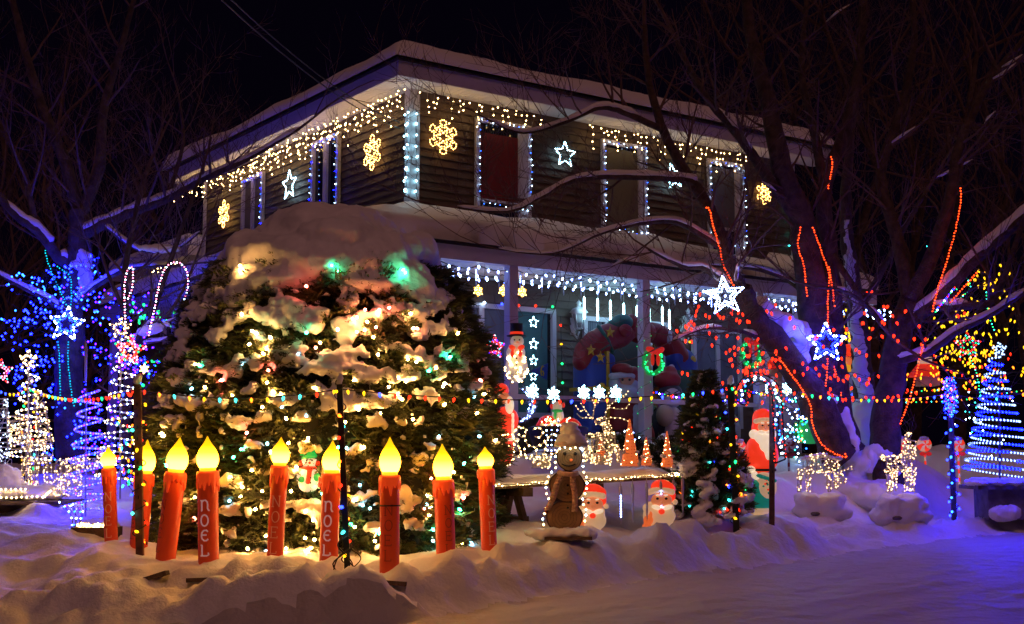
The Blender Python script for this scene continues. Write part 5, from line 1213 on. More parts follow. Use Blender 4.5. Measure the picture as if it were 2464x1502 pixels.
icicles('icicle_light_string', 'warm icicle lights at the far left tip of the upper eave', H(-.45, 6.6, ZE - .02), H(-.45, HY + .45, ZE - .02), 'L', 1.0, group=gi)
zz = lambda a_, c, n, f: [a_.lerp(c, i / n) + f(i) for i in range(n + 1)]
ct, cb = H(-.09, -.09, 6.12), H(-.09, -.09, 4.86)
string('corner_light_string', 'two strings of icy white bulbs running down the upper corner post', 'string lights', [zz(ct + E1 * .12, cb + E1 * .12, 14, lambda i: E1 * rnd(-.02, .02)), zz(ct - E1 * .04, cb - E1 * .04, 14, lambda i: E1 * rnd(-.03, .03)), zz(ct + E2 * .12, cb + E2 * .12, 14, lambda i: E2 * rnd(-.02, .02))], ['aqua_mini'], .155, .0135, kind='bulb', hang=Vector((0, -.6, -.5)), jit=.9, L=.042)
def winstring(label, f, a0, a1, z0, z1, sides='LTRB', cols=('cool_mini', 'sky_led', 'cool_mini'), step=.10, grp='blue-white strings outlining the upper windows'):
    P = []
    if 'L' in sides: P.append(zz(f(a0, z1), f(a0, z0), 12, lambda i: rvec(.018)))
    if 'T' in sides: P.append(zz(f(a0, z1), f(a1, z1), 10, lambda i: rvec(.03)))
    if 'R' in sides: P.append(zz(f(a1, z1), f(a1, z0), 12, lambda i: rvec(.018)))
    if 'B' in sides: P.append(zz(f(a0, z0), f(a1, z0), 9, lambda i: rvec(.025)))
    string('window_light_string', label, 'string lights', P, list(cols), step, .0085, group=grp)
fF = lambda a_, z: H(a_, -.11, z); fL = lambda a_, z: H(-.11, a_, z)
winstring('blue-white string round the upper window with the red blind', fF, 1.06, 1.97, 4.92, 6.12)
winstring('blue-white string round the upper window with the beige blind', fF, 3.37, 4.20, 4.80, 6.14)
winstring('blue-white string round the third upper window behind the branches', fF, 5.58, 6.36, 4.80, 6.12)
winstring('blue string round the upper side window nearest the corner', fL, 2.02, 2.84, 4.95, 6.16, cols=('sky_led', 'cool_mini', 'blue_led'))
winstring('blue string along the right edge of the farther upper side window', fL, 4.66, 5.45, 4.95, 6.06, sides='LT', cols=('sky_led', 'cool_mini', 'blue_led'))
string('corner_light_string', 'teal bulbs scattered down the far right end of the front wall', 'string lights', [zz(H(7.45, -.1, 6.0), H(7.45, -.1, 4.7), 8, lambda i: rvec(.05))], ['teal_bulb'], .24, .02)
# porch eave: two swags of white bulbs and shooting icicle tubes
for k, (y, z, lb) in enumerate([(-PD + .0, BZ0 - .03, 'heavy white bulbs swagged along the porch beam'), (-PD + .55, BZ0 - .02, 'second row of white bulbs hanging inside the porch eave'), (-PD + 1.05, BZ0 + .02, 'third row of white bulbs nearest the wall under the porch ceiling')]):
    P = []; x = -1.2 + .2 * k
    while x < 8.6: P += sag(H(x, y, z), H(x + .55, y, z + rnd(-.02, .02)), rnd(.03, .07), 5)[:-1]; x += .55
    string('porch_light_string', lb, 'string lights', [P], ['ice_led', 'cool_mini', 'ice_led'], .15, .014, kind='bulb', L=.045, wr=.006, jit=.55, group='white bulbs swagged under the porch eave')
dm = 'thin icicle tubes hanging from the porch beam'
for i in range(27):
    x = -1.1 + i * .34 + rnd(-.05, .05); p = H(x, -PD + .12, BZ0 - .03)
    r = tag(bpy.data.objects.new('meteor_tube', None), 'thin clear icicle tube with a few blue-white lights hanging from the porch beam', 'icicle tube', dm); col.objects.link(r); r.location = p
    b = MB(); L = .26; b.tube([p, p - Vector((0, 0, L * .85)), p - Vector((0, 0, L))], [.010, .009, .002], 6); b.build('tube', 'clear', r)
    if i % 3 != 1:
        b = MB(); b.use('ice_led'); k0 = random.randint(0, 3)
        for k in range(3 + i % 4): b.led(p - Vector((0, .012, .04 + .025 * (k + k0))), .008)
        b.build('bulbs', None, r)
gm = 'bright white light tubes hanging above the porch door'
for i, (u, v) in enumerate([(1406, 742), (1438, 746), (1469, 750), (1501, 757), (1533, 762), (1563, 766), (1594, 764), (1611, 771)]):
    p = atF(u, v, -.35); r = empty('light_tube', p, ['leftmost bright white light tube above the lantern', 'second bright light tube from the left over the door', 'third bright light tube over the red inflatable sack', 'fourth bright light tube left of the second porch post', 'bright light tube touching the left side of the second porch post', 'bright light tube behind the second porch post', 'bright light tube right of the second porch post', 'rightmost bright light tube in the porch'][i], 'light tube', gm)
    b = MB(); b.tube([p + Z3 * .17, p + Z3 * .14, p - Z3 * .14, p - Z3 * .16], [.006, .015, .015, .008], 7); b.build('tube', 'tube_led', r)
    b = MB(); b.tube([p + Z3 * .17, p + Z3 * .42], .004, 4); b.build('cord', 'wire_white', r)
# coloured round bulbs along the window tops and down the wall
string('globe_light_string', 'widely spaced coloured globe bulbs along the top of the ground floor window', 'string lights', [sag(atF(1100, 722, -.12), atF(1345, 738, -.12), .02)], ['green_bulb', 'cool_mini', 'blue_bulb', 'red_bulb', 'red_bulb'], .30, .022)
string('globe_light_string', 'coloured globe bulbs running down the wall right of the ground floor window', 'string lights', [zz(atF(1349, 760, -.08), atF(1354, 960, -.08), 6, lambda i: Vector())], ['red_bulb', 'yellow_bulb', 'green_bulb', 'green_bulb'], .28, .022)
string('globe_light_string', 'coloured globe bulbs running down the wall right of the second porch post', 'string lights', [zz(atF(1660, 800, -.1), atF(1662, 960, -.1), 6, lambda i: Vector())], ['yellow_bulb', 'green_bulb', 'yellow_bulb'], .3, .022)
rr = 'coloured rope light along the porch rail'
string('rail_rope_light', 'multicoloured rope light on the rail right of the second porch post', 'rope light', [[atF(1555, 940, -PD - .05), atF(1620, 955, -PD - .05), atF(1690, 962, -PD - .05), atF(1790, 965, -PD - .05)]], ['green_bulb', 'yellow_bulb', 'red_bulb', 'blue_led', 'cool_mini', 'violet_led'], .052, .011, group=rr)
string('rail_rope_light', 'multicoloured rope light passing behind the two large trees', 'rope light', [[at(1790, 940, 18.5), at(1900, 962, 19), at(2000, 955, 19.5), at(2110, 945, 19.8)], [at(1870, 965, 18.6), at(1960, 968, 18.8)]], ['green_bulb', 'yellow_bulb', 'red_bulb', 'blue_led', 'cool_mini', 'teal_bulb'], .055, .013, group=rr)
string('rail_rope_light', 'multicoloured rope lights on the far fence behind the blue post', 'rope light', [[at(2150, 948, 20), at(2260, 938, 20), at(2290, 935, 20)], [at(2150, 970, 20.5), at(2300, 965, 20.5), at(2464, 940, 20.5)], [at(1960, 1010, 19), at(1990, 985, 19), at(2050, 960, 19)]], ['green_bulb', 'yellow_bulb', 'red_bulb', 'teal_bulb', 'orange_bulb'], .08, .013, group=rr)
# green mini wrap on the second porch post
string('post_light_string', 'thin green wire with tiny lights spiralling the second porch post', 'string lights', [wrap(H(px2, -PD, 1.5), H(px2, -PD, 3.6), 7, .10)], ['green_bulb'], .16, .006, wire='green_cloth', wr=.003)

# ================================================================== THINGS ON THE PORCH
def wreath(c, R_, label, rt, up):
    r = empty('wreath', c, label, 'wreath', 'green lit wreaths with red bows'); b = MB(); bb = MB(); bb.use('green_bulb'); n_ = rt.cross(up)
    for k in range(3): b.tube([c + rt * (R_ * (.78 + .11 * k) * math.cos(t * .25)) + up * (R_ * (.78 + .11 * k) * math.sin(t * .25)) + n_ * (.02 * math.sin(t * 2 + k)) for t in range(26)], .013, 5)
    for t in range(30): a_ = t / 30 * 6.283; d = rt * math.cos(a_) + up * math.sin(a_); b.tube([c + d * R_ * .72, c + d * R_ * .9 + n_ * .03, c + d * R_ * 1.06], .007, 4)
    b.build('ring', 'lit_green_dim', r)
    for t in range(46): a_ = rnd(0, 6.283); d = rt * math.cos(a_) + up * math.sin(a_); bb.led(c + d * R_ * rnd(.75, 1.05) + n_ * .04, .010)
    stuff(bb.build('bulbs', None, r))
    q = c + up * R_ * .75 + n_ * .06
    blob('bow', [(q + rt * s_ * .08 + up * .03, (.075, .03, .045), Matrix.Rotation(R(-25 * s_), 3, 'Y')) for s_ in (-1, 1)] + [(q + rt * s_ * .05 - up * .10, (.03, .02, .09)) for s_ in (-1, 1)] + [(q, (.03, .03, .03))], 'lit_bow', r, .012, 2)
lit('lit_green_dim', (.02, .3, .08), (.02, .6, .12), .25); lit('lit_bow', (.6, .02, .02), (1, .03, .01), .35)
wreath(H(px2 + .02, -PD - .14, at(1563, 865, 16.9).z), S(31, 17.4), 'green lit wreath with red bow on the second porch post', E1, Z3)
wreath(at(1805, 852, 17.6), S(33, 17.6), 'green lit wreath with red bow behind the leaning limb of the big tree', E1, Z3)
def PI(u, v, off): return atF(u, v, -off)
# inflatable arch
r = empty('inflatable_arch', PI(1520, 1090, 1.1), 'unlit inflatable arch of a blue gift, a red starry sack and a leaning santa', 'inflatable')
o1 = 1.0
b = MB(); a_ = PI(1394, 858, o1); c = PI(1464, 948, o1); hh = .52
bz = PI(1430, 900, o1); w_ = (c - a_).dot(E1); b.box(bz - Z3 * .28, (w_, .42, 1.15), Matrix.Rotation(A, 3, 'Z')); o = b.build('gift_box', 'infl_blue', r, smooth=True)
m = o.modifiers.new('round', 'BEVEL'); m.width = .10; m.segments = 5
b = MB(); b.box(bz - Z3 * .28 + E1 * w_ * .12 - E2 * .01, (.045, .44, 1.17), Matrix.Rotation(A, 3, 'Z')); b.box(PI(1430, 938, o1), (w_ + .02, .44, .05), Matrix.Rotation(A, 3, 'Z')); b.build('ribbon', 'infl_yellow', r, smooth=False)
blob('ribbon_bow', [(PI(1448, 933, o1 + .25), (.06, .04, .07)), (PI(1432, 935, o1 + .25), (.05, .04, .04)), (PI(1460, 935, o1 + .25), (.05, .04, .035))], 'infl_yellow', r, .012, 2)
pth = [(1400, 858, 30), (1412, 835, 40), (1435, 815, 44), (1462, 800, 44), (1490, 795, 40), (1512, 785, 30)]
pth = [(a_[0] + (c[0] - a_[0]) * k / 4, a_[1] + (c[1] - a_[1]) * k / 4, a_[2] + (c[2] - a_[2]) * k / 4) for a_, c in zip(pth, pth[1:]) for k in range(4)]
blob('sack', [(PI(u, v + 12, o1), (S(q * .82, 17.6), .24, S(q * .80, 17.6))) for u, v, q in pth], 'infl_red', r, .025, 8)
blob('sack_top', [(PI(1497, 778, o1 + .05), (.17, .2, .13)), (PI(1480, 785, o1), (.13, .2, .11))], 'infl_green', r, .02, 3)
blob('sack_knot', [(PI(1520, 785, o1 + .05), (.12, .2, .18)), (PI(1545, 800, o1), (.22, .2, .17)), (PI(1505, 796, o1 + .25), (.10, .06, .10))], 'infl_red', r, .02, 3)
b = MB(); b.tube(spline([PI(1440, 785, o1 + .05), PI(1450, 800, o1 + .17), PI(1464, 822, o1 + .20), PI(1474, 848, o1 + .10)], 4), .03, 6); b.tube(spline([PI(1406, 868, o1 + .13), PI(1450, 838, o1 + .19), PI(1492, 812, o1 + .16)], 4), .026, 6); b.tube(spline([PI(1418, 815, o1 + .10), PI(1434, 832, o1 + .18), PI(1445, 858, o1 + .10)], 4), .024, 6); b.build('sack_bands', 'infl_green', r)
for u, v in ((1420, 843), (1466, 800), (1443, 860)):
    c = PI(u, v, o1 + .23); P = starpts(c, .09, E1, Z3, .42); b = MB(); P2 = [p - E2 * .02 for p in P[:-1]]; b.add(P2 + [c - E2 * .045, c + E2 * .03], [(i, (i + 1) % 10, 10) for i in range(10)] + [((i + 1) % 10, i, 11) for i in range(10)]); b.build('star_patch', 'infl_yellow', r, smooth=False)
blob('santa_body', [(PI(1565 + i * 4.4, 800 + i * i * .25, o1), (.17, .20, .15)) for i in range(21)], 'infl_red', r, .025, 4)
blob('santa_cuffs', [(PI(1548, 812, o1 + .15), (.10, .08, .035)), (PI(1552, 830, o1 + .15), (.09, .08, .035)), (PI(1610, 812, o1 + .15), (.05, .08, .10))], 'infl_white', r, .015, 2)
blob('blue_bundle', [(PI(1640, 880, o1), (.24, .2, .26)), (PI(1625, 860, o1), (.15, .2, .15))], 'infl_blue', r, .02, 3)
blob('yellow_bow', [(PI(1655, 868, o1 + .1), (.13, .1, .10)), (PI(1660, 900, o1 + .1), (.04, .06, .18))], 'infl_yellow', r, .018, 3)
blob('green_base', [(PI(1640, 930, o1), (.34, .25, .34)), (PI(1645, 985, o1), (.36, .25, .36)), (PI(1640, 1050, o1), (.34, .25, .3))], 'infl_green', r, .03, 4)
r = empty('inflatable_santa', PI(1500, 1085, 1.25), 'unlit inflatable santa with squinting face under the arch behind the reindeer', 'inflatable'); o2 = 1.25
blob('head', [(PI(1500, 918, o2), (S(30, 17.4), .2, S(30, 17.4)))], 'infl_skin', r, .022, 3)
blob('beard', [(PI(1500, 948, o2 + .08), (S(38, 17.4), .22, S(24, 17.4))), (PI(1478, 925, o2), (.09, .18, .12)), (PI(1522, 930, o2 + .05), (.10, .18, .10))], 'infl_white', r, .022, 3)
blob('hat', [(PI(1496, 890, o2), (S(30, 17.4), .2, S(17, 17.4))), (PI(1525, 905, o2 + .03), (.09, .12, .14))], 'infl_red', r, .02, 3)
blob('hat_trim', [(PI(1474 + i * 9, 903 + abs(i - 2), o2 + .1), (.06, .1, .045)) for i in range(6)], 'infl_white', r, .016, 2)
blob('coat', [(PI(1510, 1010, o2), (.34, .28, .36)), (PI(1525, 1050, o2), (.30, .28, .3)), (PI(1536, 985, o2 + .05), (.13, .2, .14))], 'infl_red', r, .025, 4)
blob('trim', [(PI(1532, 985 + i * 13, o2 + .3), (.055, .05, .07)) for i in range(5)], 'infl_white', r, .016, 2)
for u in (1498, 1515): b = MB(); b.ell(PI(u, 914, o2 + .2), .018, 8, 6); b.build('eye', 'black', r)
r = empty('inflatable_penguin', PI(1615, 1095, 1.2), 'unlit inflatable penguin with frowning white face and red cap on the porch', 'inflatable'); o3 = 1.2
blob('head', [(PI(1612, 952, o3), (S(33, 17.8), .22, S(36, 17.8)))], 'infl_black', r, .022, 3); blob('face', [(PI(1618, 958, o3 + .15), (S(25, 17.8), .10, S(25, 17.8)))], 'infl_white', r, .018, 3)
blob('body', [(PI(1610, 1040, o3), (.30, .25, .42))], 'infl_black', r, .03, 3); blob('belly', [(PI(1622, 1045, o3 + .16), (.17, .14, .40))], 'infl_white', r, .025, 3); blob('shawl', [(PI(1600, 1000, o3 + .15), (.13, .16, .16))], 'infl_beige', r, .02, 3)
blob('cap', [(PI(1606, 915, o3), (.20, .18, .14)), (PI(1612, 898, o3), (.11, .1, .11))], 'infl_red', r, .02, 3); blob('pompom', [(PI(1616, 885, o3), (.05, .05, .05))], 'infl_white', r, .014, 1)
blob('beak', [(PI(1620, 960, o3 + .33), (.045, .05, .045))], 'infl_yellow', r, .012, 1)
for s_ in (-1, 1):
    b = MB(); b.ell(PI(1618 + s_ * 9, 950, o3 + .27), .018, 8, 6); b.build('eye', 'black', r); b = MB(); b.tube([PI(1618 + s_ * 16, 940, o3 + .27), PI(1618 + s_ * 5, 946, o3 + .29)], .008, 5); b.build('brow', 'black', r)
r = empty('inflatable_snowman', PI(1725, 1090, 1.2), 'white inflatable snowman with a teal scarf behind the small coloured cedar', 'inflatable')
blob('body', [(PI(1728, 1040, 1.2), (.34, .3, .4))], 'infl_white', r, .03, 3); blob('head', [(PI(1722, 985, 1.2), (.24, .22, .22))], 'infl_white', r, .025, 3); blob('scarf', [(PI(1740, 1008, 1.4), (.12, .1, .05)), (PI(1750, 1020, 1.4), (.05, .06, .1))], 'infl_green', r, .018, 2); blob('carrot', [(PI(1728, 985, 1.42), (.09, .04, .035))], 'lit_orange', r, .012, 1)
# pennant with a 6
c = PI(1311, 893, .6); r = empty('pennant', c, 'dark blue triangular pennant with a yellow number 6 by the teal window', 'pennant')
b = MB(); P3 = [PI(1276, 893, .6), PI(1319, 874, .6), PI(1316, 914, .6)]; th = E2 * .012; b.add(P3 + [p + th for p in P3], [(0, 1, 2), (5, 4, 3), (0, 3, 4, 1), (1, 4, 5, 2), (2, 5, 3, 0)]); b.build('cloth', 'infl_blue', r, smooth=False)
q = PI(1305, 893, .615); b = MB(); b.tube([q + E1 * x * .045 + Z3 * z * .075 for x, z in ((.55, .8), (.1, .95), (-.4, .5), (-.55, -.2), (-.3, -.85), (.3, -.85), (.5, -.4), (.2, .0), (-.4, -.15))], .010, 6); b.build('number', 'lit_yellow_dim' if 'lit_yellow_dim' in M else 'infl_yellow', r)
# red gift-bag snowman on the rail side (with black planter)
Y = 15.4; P = lambda u, v, dy=0: at(u, v, Y + dy)
r = empty('lit_snowman', P(1340, 1060), 'small lit snowman with green scarf rising between two red white-trimmed humps', 'snowman')
blob('red_hump', [(P(1318, 1025), (.13, .1, .13)), (P(1308, 1030), (.1, .1, .10))], 'lit_red2' if 'lit_red2' in M else 'lit_bow', r, .015, 3); blob('red_hump', [(P(1368, 1025), (.15, .1, .10)), (P(1380, 1032), (.11, .1, .09))], 'lit_bow', r, .015, 3)
blob('white_trim', [(P(1304 + i * 6, 1022 + 4 * math.sin(i * .9), -.12), (.025, .02, .02)) for i in range(15)], 'lit_cream', r, .01, 2)
blob('body', [(P(1342, 1003), (.075, .07, .12)), (P(1341, 978), (.06, .06, .06))], 'lit_frost', r, .012, 3); blob('scarf', [(P(1341, 989, -.04), (.07, .06, .022)), (P(1336, 1000, -.08), (.02, .02, .05))], 'lit_green_dim', r, .01, 2); blob('ear_muff', [(P(1327, 978), (.02, .03, .035))], 'lit_bow', r, .01, 1); blob('ear_muff', [(P(1356, 975), (.02, .03, .035))], 'lit_bow', r, .01, 1)
b = MB(); b.lathe([(.30, 0), (.36, .22), (.30, .24)], P(1343, 1075), 20); b.build('planter', 'black', r)
bb = MB(); bb.use('warm_mini')
for k in range(34): bb.led(P(rnd(1300, 1392), rnd(1002, 1034), -.16), .008)
stuff(bb.build('bulbs', None, r))
# crescent of tinsel lights
r = empty('tinsel_crescent', at(1262, 1012, 15.6), 'white tinsel crescent full of tiny lights left of the green-scarfed snowman', 'light figure'); b = MB(); bb = MB(); bb.use('ice_led')
for k in range(120):
    t = rnd(-1.25, 1.15); q = rnd(.62, 1.0); x = math.cos(t) * q; z = math.sin(t) * 1.1; p = at(1244 + 44 * (x if x > .15 else .15), 974 - 38 * z, 15.6) + Vector((0, rnd(-.06, .06), 0)); b.tube([p, p + rvec(.05), p + rvec(.06)], .002, 3); 
    if k % 3 == 0: bb.led(p, .008)
b.build('tinsel', 'clear', r); stuff(bb.build('bulbs', None, r))

# ================================================================== LIGHTS IN THE TREES
string('red_rope_light', 'orange-red rope light down the leaning limb above the white star', 'rope light', [spline([at(*q) for q in [(1697,500,15.4),(1707,505,15.35),(1715,540,15.45),(1730,590,15.6),(1742,640,15.7),(1766,690,15.75)]], 6)], ['red_rope'], .035, .0115, group='orange-red rope lights on the big tree', wire='red_cloth')
string('red_rope_light', 'orange-red rope light looping from the upper trunk to the star', 'rope light', [spline([at(*q) for q in [(1928,545,16.8),(1920,590,16.8),(1934,640,16.8),(1942,712,16.85)]], 6), spline([at(*q) for q in [(1955,545,16.85),(1975,600,16.9),(1995,660,16.9),(1992,720,16.9),(1993,800,16.85)]], 6), spline([at(*q) for q in [(1994,640,17.0),(2004,700,17.1),(2008,740,17.1)]], 4)], ['red_rope'], .035, .0115, group='orange-red rope lights on the big tree', wire='red_cloth')
string('red_rope_light', 'orange-red rope light running from the leaning limb down to the root of the big tree', 'rope light', [spline([at(*q) for q in [(1845,820,16.35),(1880,870,16.45),(1925,930,16.6),(1950,975,16.65),(1955,1020,16.65),(1975,1065,16.7),(2005,1090,16.75),(2040,1103,16.75)]], 6), spline([at(*q) for q in [(1992,860,16.75),(1988,920,16.75),(1980,950,16.75),(1990,1000,16.8),(2015,1060,16.8),(2038,1100,16.75)]], 6), spline([at(*q) for q in [(2006,880,17.0),(2020,930,17.05),(2030,990,17.05),(2032,1035,17.1)]], 5)], ['red_rope'], .035, .0115, group='orange-red rope lights on the big tree', wire='red_cloth')
string('red_rope_light', 'short orange-red rope light high on the big tree', 'rope light', [spline([at(*q) for q in [(1998,375,17.15),(2003,395,17.15),(2000,420,17.15),(1992,455,17.1)]], 4)], ['red_rope'], .035, .0115, group='orange-red rope lights on the big tree', wire='red_cloth')
string('red_rope_light', 'orange-red rope light running the whole height of the forked right tree', 'rope light', [spline([at(*q) for q in [(2311,450,16.7),(2312,480,16.7),(2300,550,16.7),(2278,630,16.75),(2255,700,16.75),(2243,755,16.8)]], 6), spline([at(*q) for q in [(2222,820,16.85),(2205,900,16.95),(2185,970,17.0),(2165,1025,17.05)]], 6), spline([at(*q) for q in [(2352,655,16.5),(2320,690,16.55),(2285,730,16.6)]], 5)], ['red_rope'], .038, .0125, group='orange-red rope lights on the big tree', wire='red_cloth')
string('mixed_rope_light', 'short multicoloured rope light in the fork of the right tree', 'rope light', [spline([at(*q) for q in [(2300,690,16.5),(2275,720,16.55),(2250,752,16.6)]], 5)], ['red_bulb', 'blue_led', 'cool_mini', 'green_bulb', 'violet_led'], .03, .012)
string('green_rope_light', 'green rope light winding down a branch behind the blue spiral', 'rope light', [spline([at(*q) for q in [(2300,700,18.4),(2318,665,18.4),(2335,690,18.4),(2310,720,18.4)]], 5), spline([at(*q) for q in [(2372,700,18),(2380,760,18),(2395,800,18)]], 5), spline([at(*q) for q in [(2330,850,18),(2350,900,18),(2360,960,18)]], 5), spline([at(*q) for q in [(2226,592,18.5),(2240,598,18.5),(2246,610,18.5)]], 4)], ['green_bulb', 'teal_bulb'], .045, .011)
string('pink_rope_light', 'pink rope lights looping over the slender snowy sapling', 'rope light', [spline([at(*q) for q in [(302,800,16.1),(300,730,16.1),(300,680,16.1),(308,650,16.1),(320,645,16.1),(318,690,16.1),(308,720,16.1)]], 6), spline([at(*q) for q in [(358,810,16.0),(372,740,16.0),(385,680,16.0),(402,640,16.0),(430,632,16.0),(450,655,16.0),(452,690,16.0),(440,730,16.0)]], 6)], ['pink_led', 'cool_mini'], .038, .0105)
string('cyan_rope_light', 'dim cyan rope light looping on the trunk of the far left tree', 'rope light', [spline([at(*q) for q in [(108,600,17.5),(118,640,17.5),(140,690,17.6),(165,740,17.6),(172,710,17.6),(168,665,17.6),(150,650,17.6),(135,640,17.6)]], 6), spline([at(*q) for q in [(140,820,17.6),(144,880,17.6),(145,960,17.6)]], 6), spline([at(*q) for q in [(165,820,17.6),(164,870,17.6),(170,930,17.6),(178,980,17.6)]], 6)], ['cyan_rope', 'cyan_rope'], .038, .011)
def net(name, label, box, Y0, Y1, cols, count, r=.016, kind='bulb', slope=0, wires=12, wr=.004, clump=None, group=None, L=.05):
    root = empty(name, at((box[0] + box[2]) / 2, box[3], (Y0 + Y1) / 2), label, 'string lights', group); wb = MB(); bb = MB(); per = count // wires
    for k in range(wires):
        Y = rnd(Y0, Y1); v = rnd(box[1], box[3]); u0 = rnd(box[0], box[0] + (box[2] - box[0]) * .5); u1 = rnd(u0 + (box[2] - box[0]) * .3, box[2]); v1 = max(box[1], min(box[3], v + rnd(-70, 70) + slope))
        a_ = at(u0, v, Y); c = at(u1, v1, Y + rnd(-.5, .5)); P = [a_.lerp(c, i / 14) + Z3 * (-.5 * rnd(.2, .6) * (i / 14) * (1 - i / 14) * 2) + rvec(.05) for i in range(15)]; wb.tube(P, wr, 3)
        for j in range(per):
            t = rnd(0, 13.99); i = int(t); q = P[i].lerp(P[i + 1], t - i) + Vector((0, 0, -rnd(0, .02))); bb.use(random.choice(cols))
            if clump and random.random() < clump: q = q + rvec(.10)
            if kind == 'bulb': bb.bulb(q, Vector((rnd(-.5, .5), rnd(-.5, .5), -1)), L, r)
            else: bb.led(q, r)
    stuff(wb.build('wire', 'black', root)); stuff(bb.build('bulbs', None, root))
net('red_light_string', 'red strawberry bulbs strung across the leaning limb and before the porch', (1610, 700, 1920, 930), 15.0, 15.8, ['red_bulb'], 85, wires=12, r=.013, clump=.3, group='red bulbs strung through the right trees')
net('red_light_string', 'red strawberry bulbs on wires between the two large trees', (1850, 760, 2260, 960), 15.8, 16.4, ['red_bulb'], 58, wires=9, r=.0145, clump=.2, group='red bulbs strung through the right trees')
net('red_light_string', 'sparse red bulbs high in the fork of the right tree', (1950, 640, 2330, 800), 16, 17.4, ['red_bulb'], 26, wires=5, r=.018, group='red bulbs strung through the right trees')
net('red_light_string', 'red bulbs on the left tip of the leaning limb', (1590, 630, 1800, 800), 15.2, 15.8, ['red_bulb'], 22, wires=6, r=.0145, group='red bulbs strung through the right trees')
net('yellow_light_string', 'yellow bulbs filling the branches at the upper right', (2200, 650, 2500, 900), 18, 21, ['yellow_bulb'], 150, wires=16, r=.012, clump=.9, slope=-20)
net('yellow_light_string', 'sparse yellow bulbs at the right edge above the spiral tree', (2280, 600, 2500, 760), 18, 20, ['yellow_bulb'], 44, wires=7, r=.0135, clump=.9)
net('yellow_light_string', 'orange and yellow bulbs between the forked tree and the spiral tree', (2130, 790, 2480, 960), 18.5, 21, ['yellow_bulb', 'orange_bulb', 'red_bulb'], 110, wires=10, r=.013, clump=.9)
net('yellow_light_string', 'yellow bulbs seen between the two large trunks', (2005, 680, 2110, 830), 18.8, 19.6, ['yellow_bulb'], 30, wires=5, r=.015, clump=.9)
net('teal_light_string', 'tiny teal lights low behind the right fence', (2290, 930, 2420, 1080), 19, 20, ['teal_bulb', 'cool_mini'], 46, wires=8, kind='led', r=.012, clump=1)
bl = 'blue bulbs hanging in the far left tree'
net('blue_light_string', 'blue bulbs hanging in the crown of the far left tree', (-10, 640, 300, 800), 16.8, 19, ['blue_led', 'blue_led', 'sky_led'], 150, wires=16, kind='led', r=.0165, clump=1, group=bl)
net('blue_light_string', 'dense blue bulbs left of the far left trunk', (-10, 740, 160, 960), 17, 19, ['blue_led'], 130, wires=14, kind='led', r=.0165, clump=1, group=bl)
net('blue_light_string', 'blue bulbs right of the far left trunk down to the snow', (150, 660, 300, 1060), 17, 19.5, ['blue_led', 'blue_led', 'violet_led'], 130, wires=16, kind='led', r=.0155, clump=1, group=bl)
net('blue_light_string', 'blue bulbs high round the fork of the far left tree', (100, 600, 260, 690), 17, 18.5, ['blue_led'], 34, wires=6, kind='led', r=.0155, clump=1, group=bl)
net('blue_light_string', 'blue lights low behind the left wire deer', (60, 960, 260, 1120), 17.4, 19, ['blue_led', 'sky_led'], 50, wires=7, kind='led', r=.0155, clump=1, group=bl)
net('violet_light_string', 'violet bulbs in the sapling left of the cedar', (225, 680, 400, 900), 16, 18, ['violet_led', 'violet_led', 'blue_led'], 130, wires=14, kind='led', r=.014, clump=1)
net('violet_light_string', 'violet bulbs low behind the left spiral trees', (200, 860, 360, 1180), 16.2, 17.8, ['violet_led', 'blue_led'], 120, wires=12, kind='led', r=.013, clump=1)
net('green_light_string', 'short row of green bulbs under the left porch eave', (265, 735, 430, 775), 17, 18, ['green_bulb'], 34, wires=4, r=.017, clump=.6)
net('mixed_light_string', 'coloured bulbs round the small side window left of the cedar', (330, 820, 410, 900), 16.2, 17.2, ['teal_bulb', 'blue_led', 'red_bulb', 'green_bulb'], 30, wires=4, kind='led', r=.014, clump=.6)
net('mixed_light_string', 'coloured bulbs trailing beside the brown fence post', (270, 910, 345, 1160), 13.0, 14.5, MULTI, 46, wires=7, r=.013, clump=.8, L=.04)
flake(at(347, 888, 16), S(11, 16), gold, 'small golden light shape just left of the cedar', r=.009, step=.035)

# ================================================================== SPIRAL LIGHT TREES
def spiral(u, vt, vb, w0, w1, turns, Y, cols, label, step, r, wire='wire_white', topstar=None, wr=.008, alt=None, led='led', lean=0, tiltz=.0):
    base = at(u, vb, Y); top = at(u, vt, Y); Hh = top.z - base.z; root = empty('spiral_light_tree', base, label, 'spiral tree'); wb = MB(); N = int(turns * 26); P = []
    for i in range(N + 1):
        t = i / N; rr = S(w1 + (w0 - w1) * t, Y); a_ = 2 * math.pi * turns * t; P.append(Vector((base.x + rr * math.cos(a_), base.y + rr * math.sin(a_), base.z + .04 + Hh * .95 * t + tiltz * rr * math.cos(a_))))
    wb.tube(P, wr, 5); wb.build('coil', wire, root)
    b = MB(); b.tube([base - Z3 * .15, top], .011, 6); b.build('pole', wire, root)
    bb = MB(); tot = 0; ring_n = 26
    for i, p in enumerate(walk(P, step)):
        k = int((p.z - base.z) / (Hh / turns)) ; c = cols[(k if alt else i) % len(cols)]; bb.use(c)
        bb.led(p + Vector((0, -wr, 0)), r)
    stuff(bb.build('bulbs', None, root))
    if topstar:
        c = top + Z3 * .05; o = MB(); o2_ = MB(); o2_.use(cols[0])
        for k in range(2): Pst = starpts(c, topstar * (1 - .4 * k), X3, Z3, .45); o.tube(Pst, .008, 4); [o2_.led(q, r) for q in walk(Pst, step)]
        o.build('star_frame', wire, root); stuff(o2_.build('star_bulbs', None, root))
    return root
nmat('coil_dark', (.03, .03, .04), .5); nmat('coil_pale', (.5, .5, .6), .4)
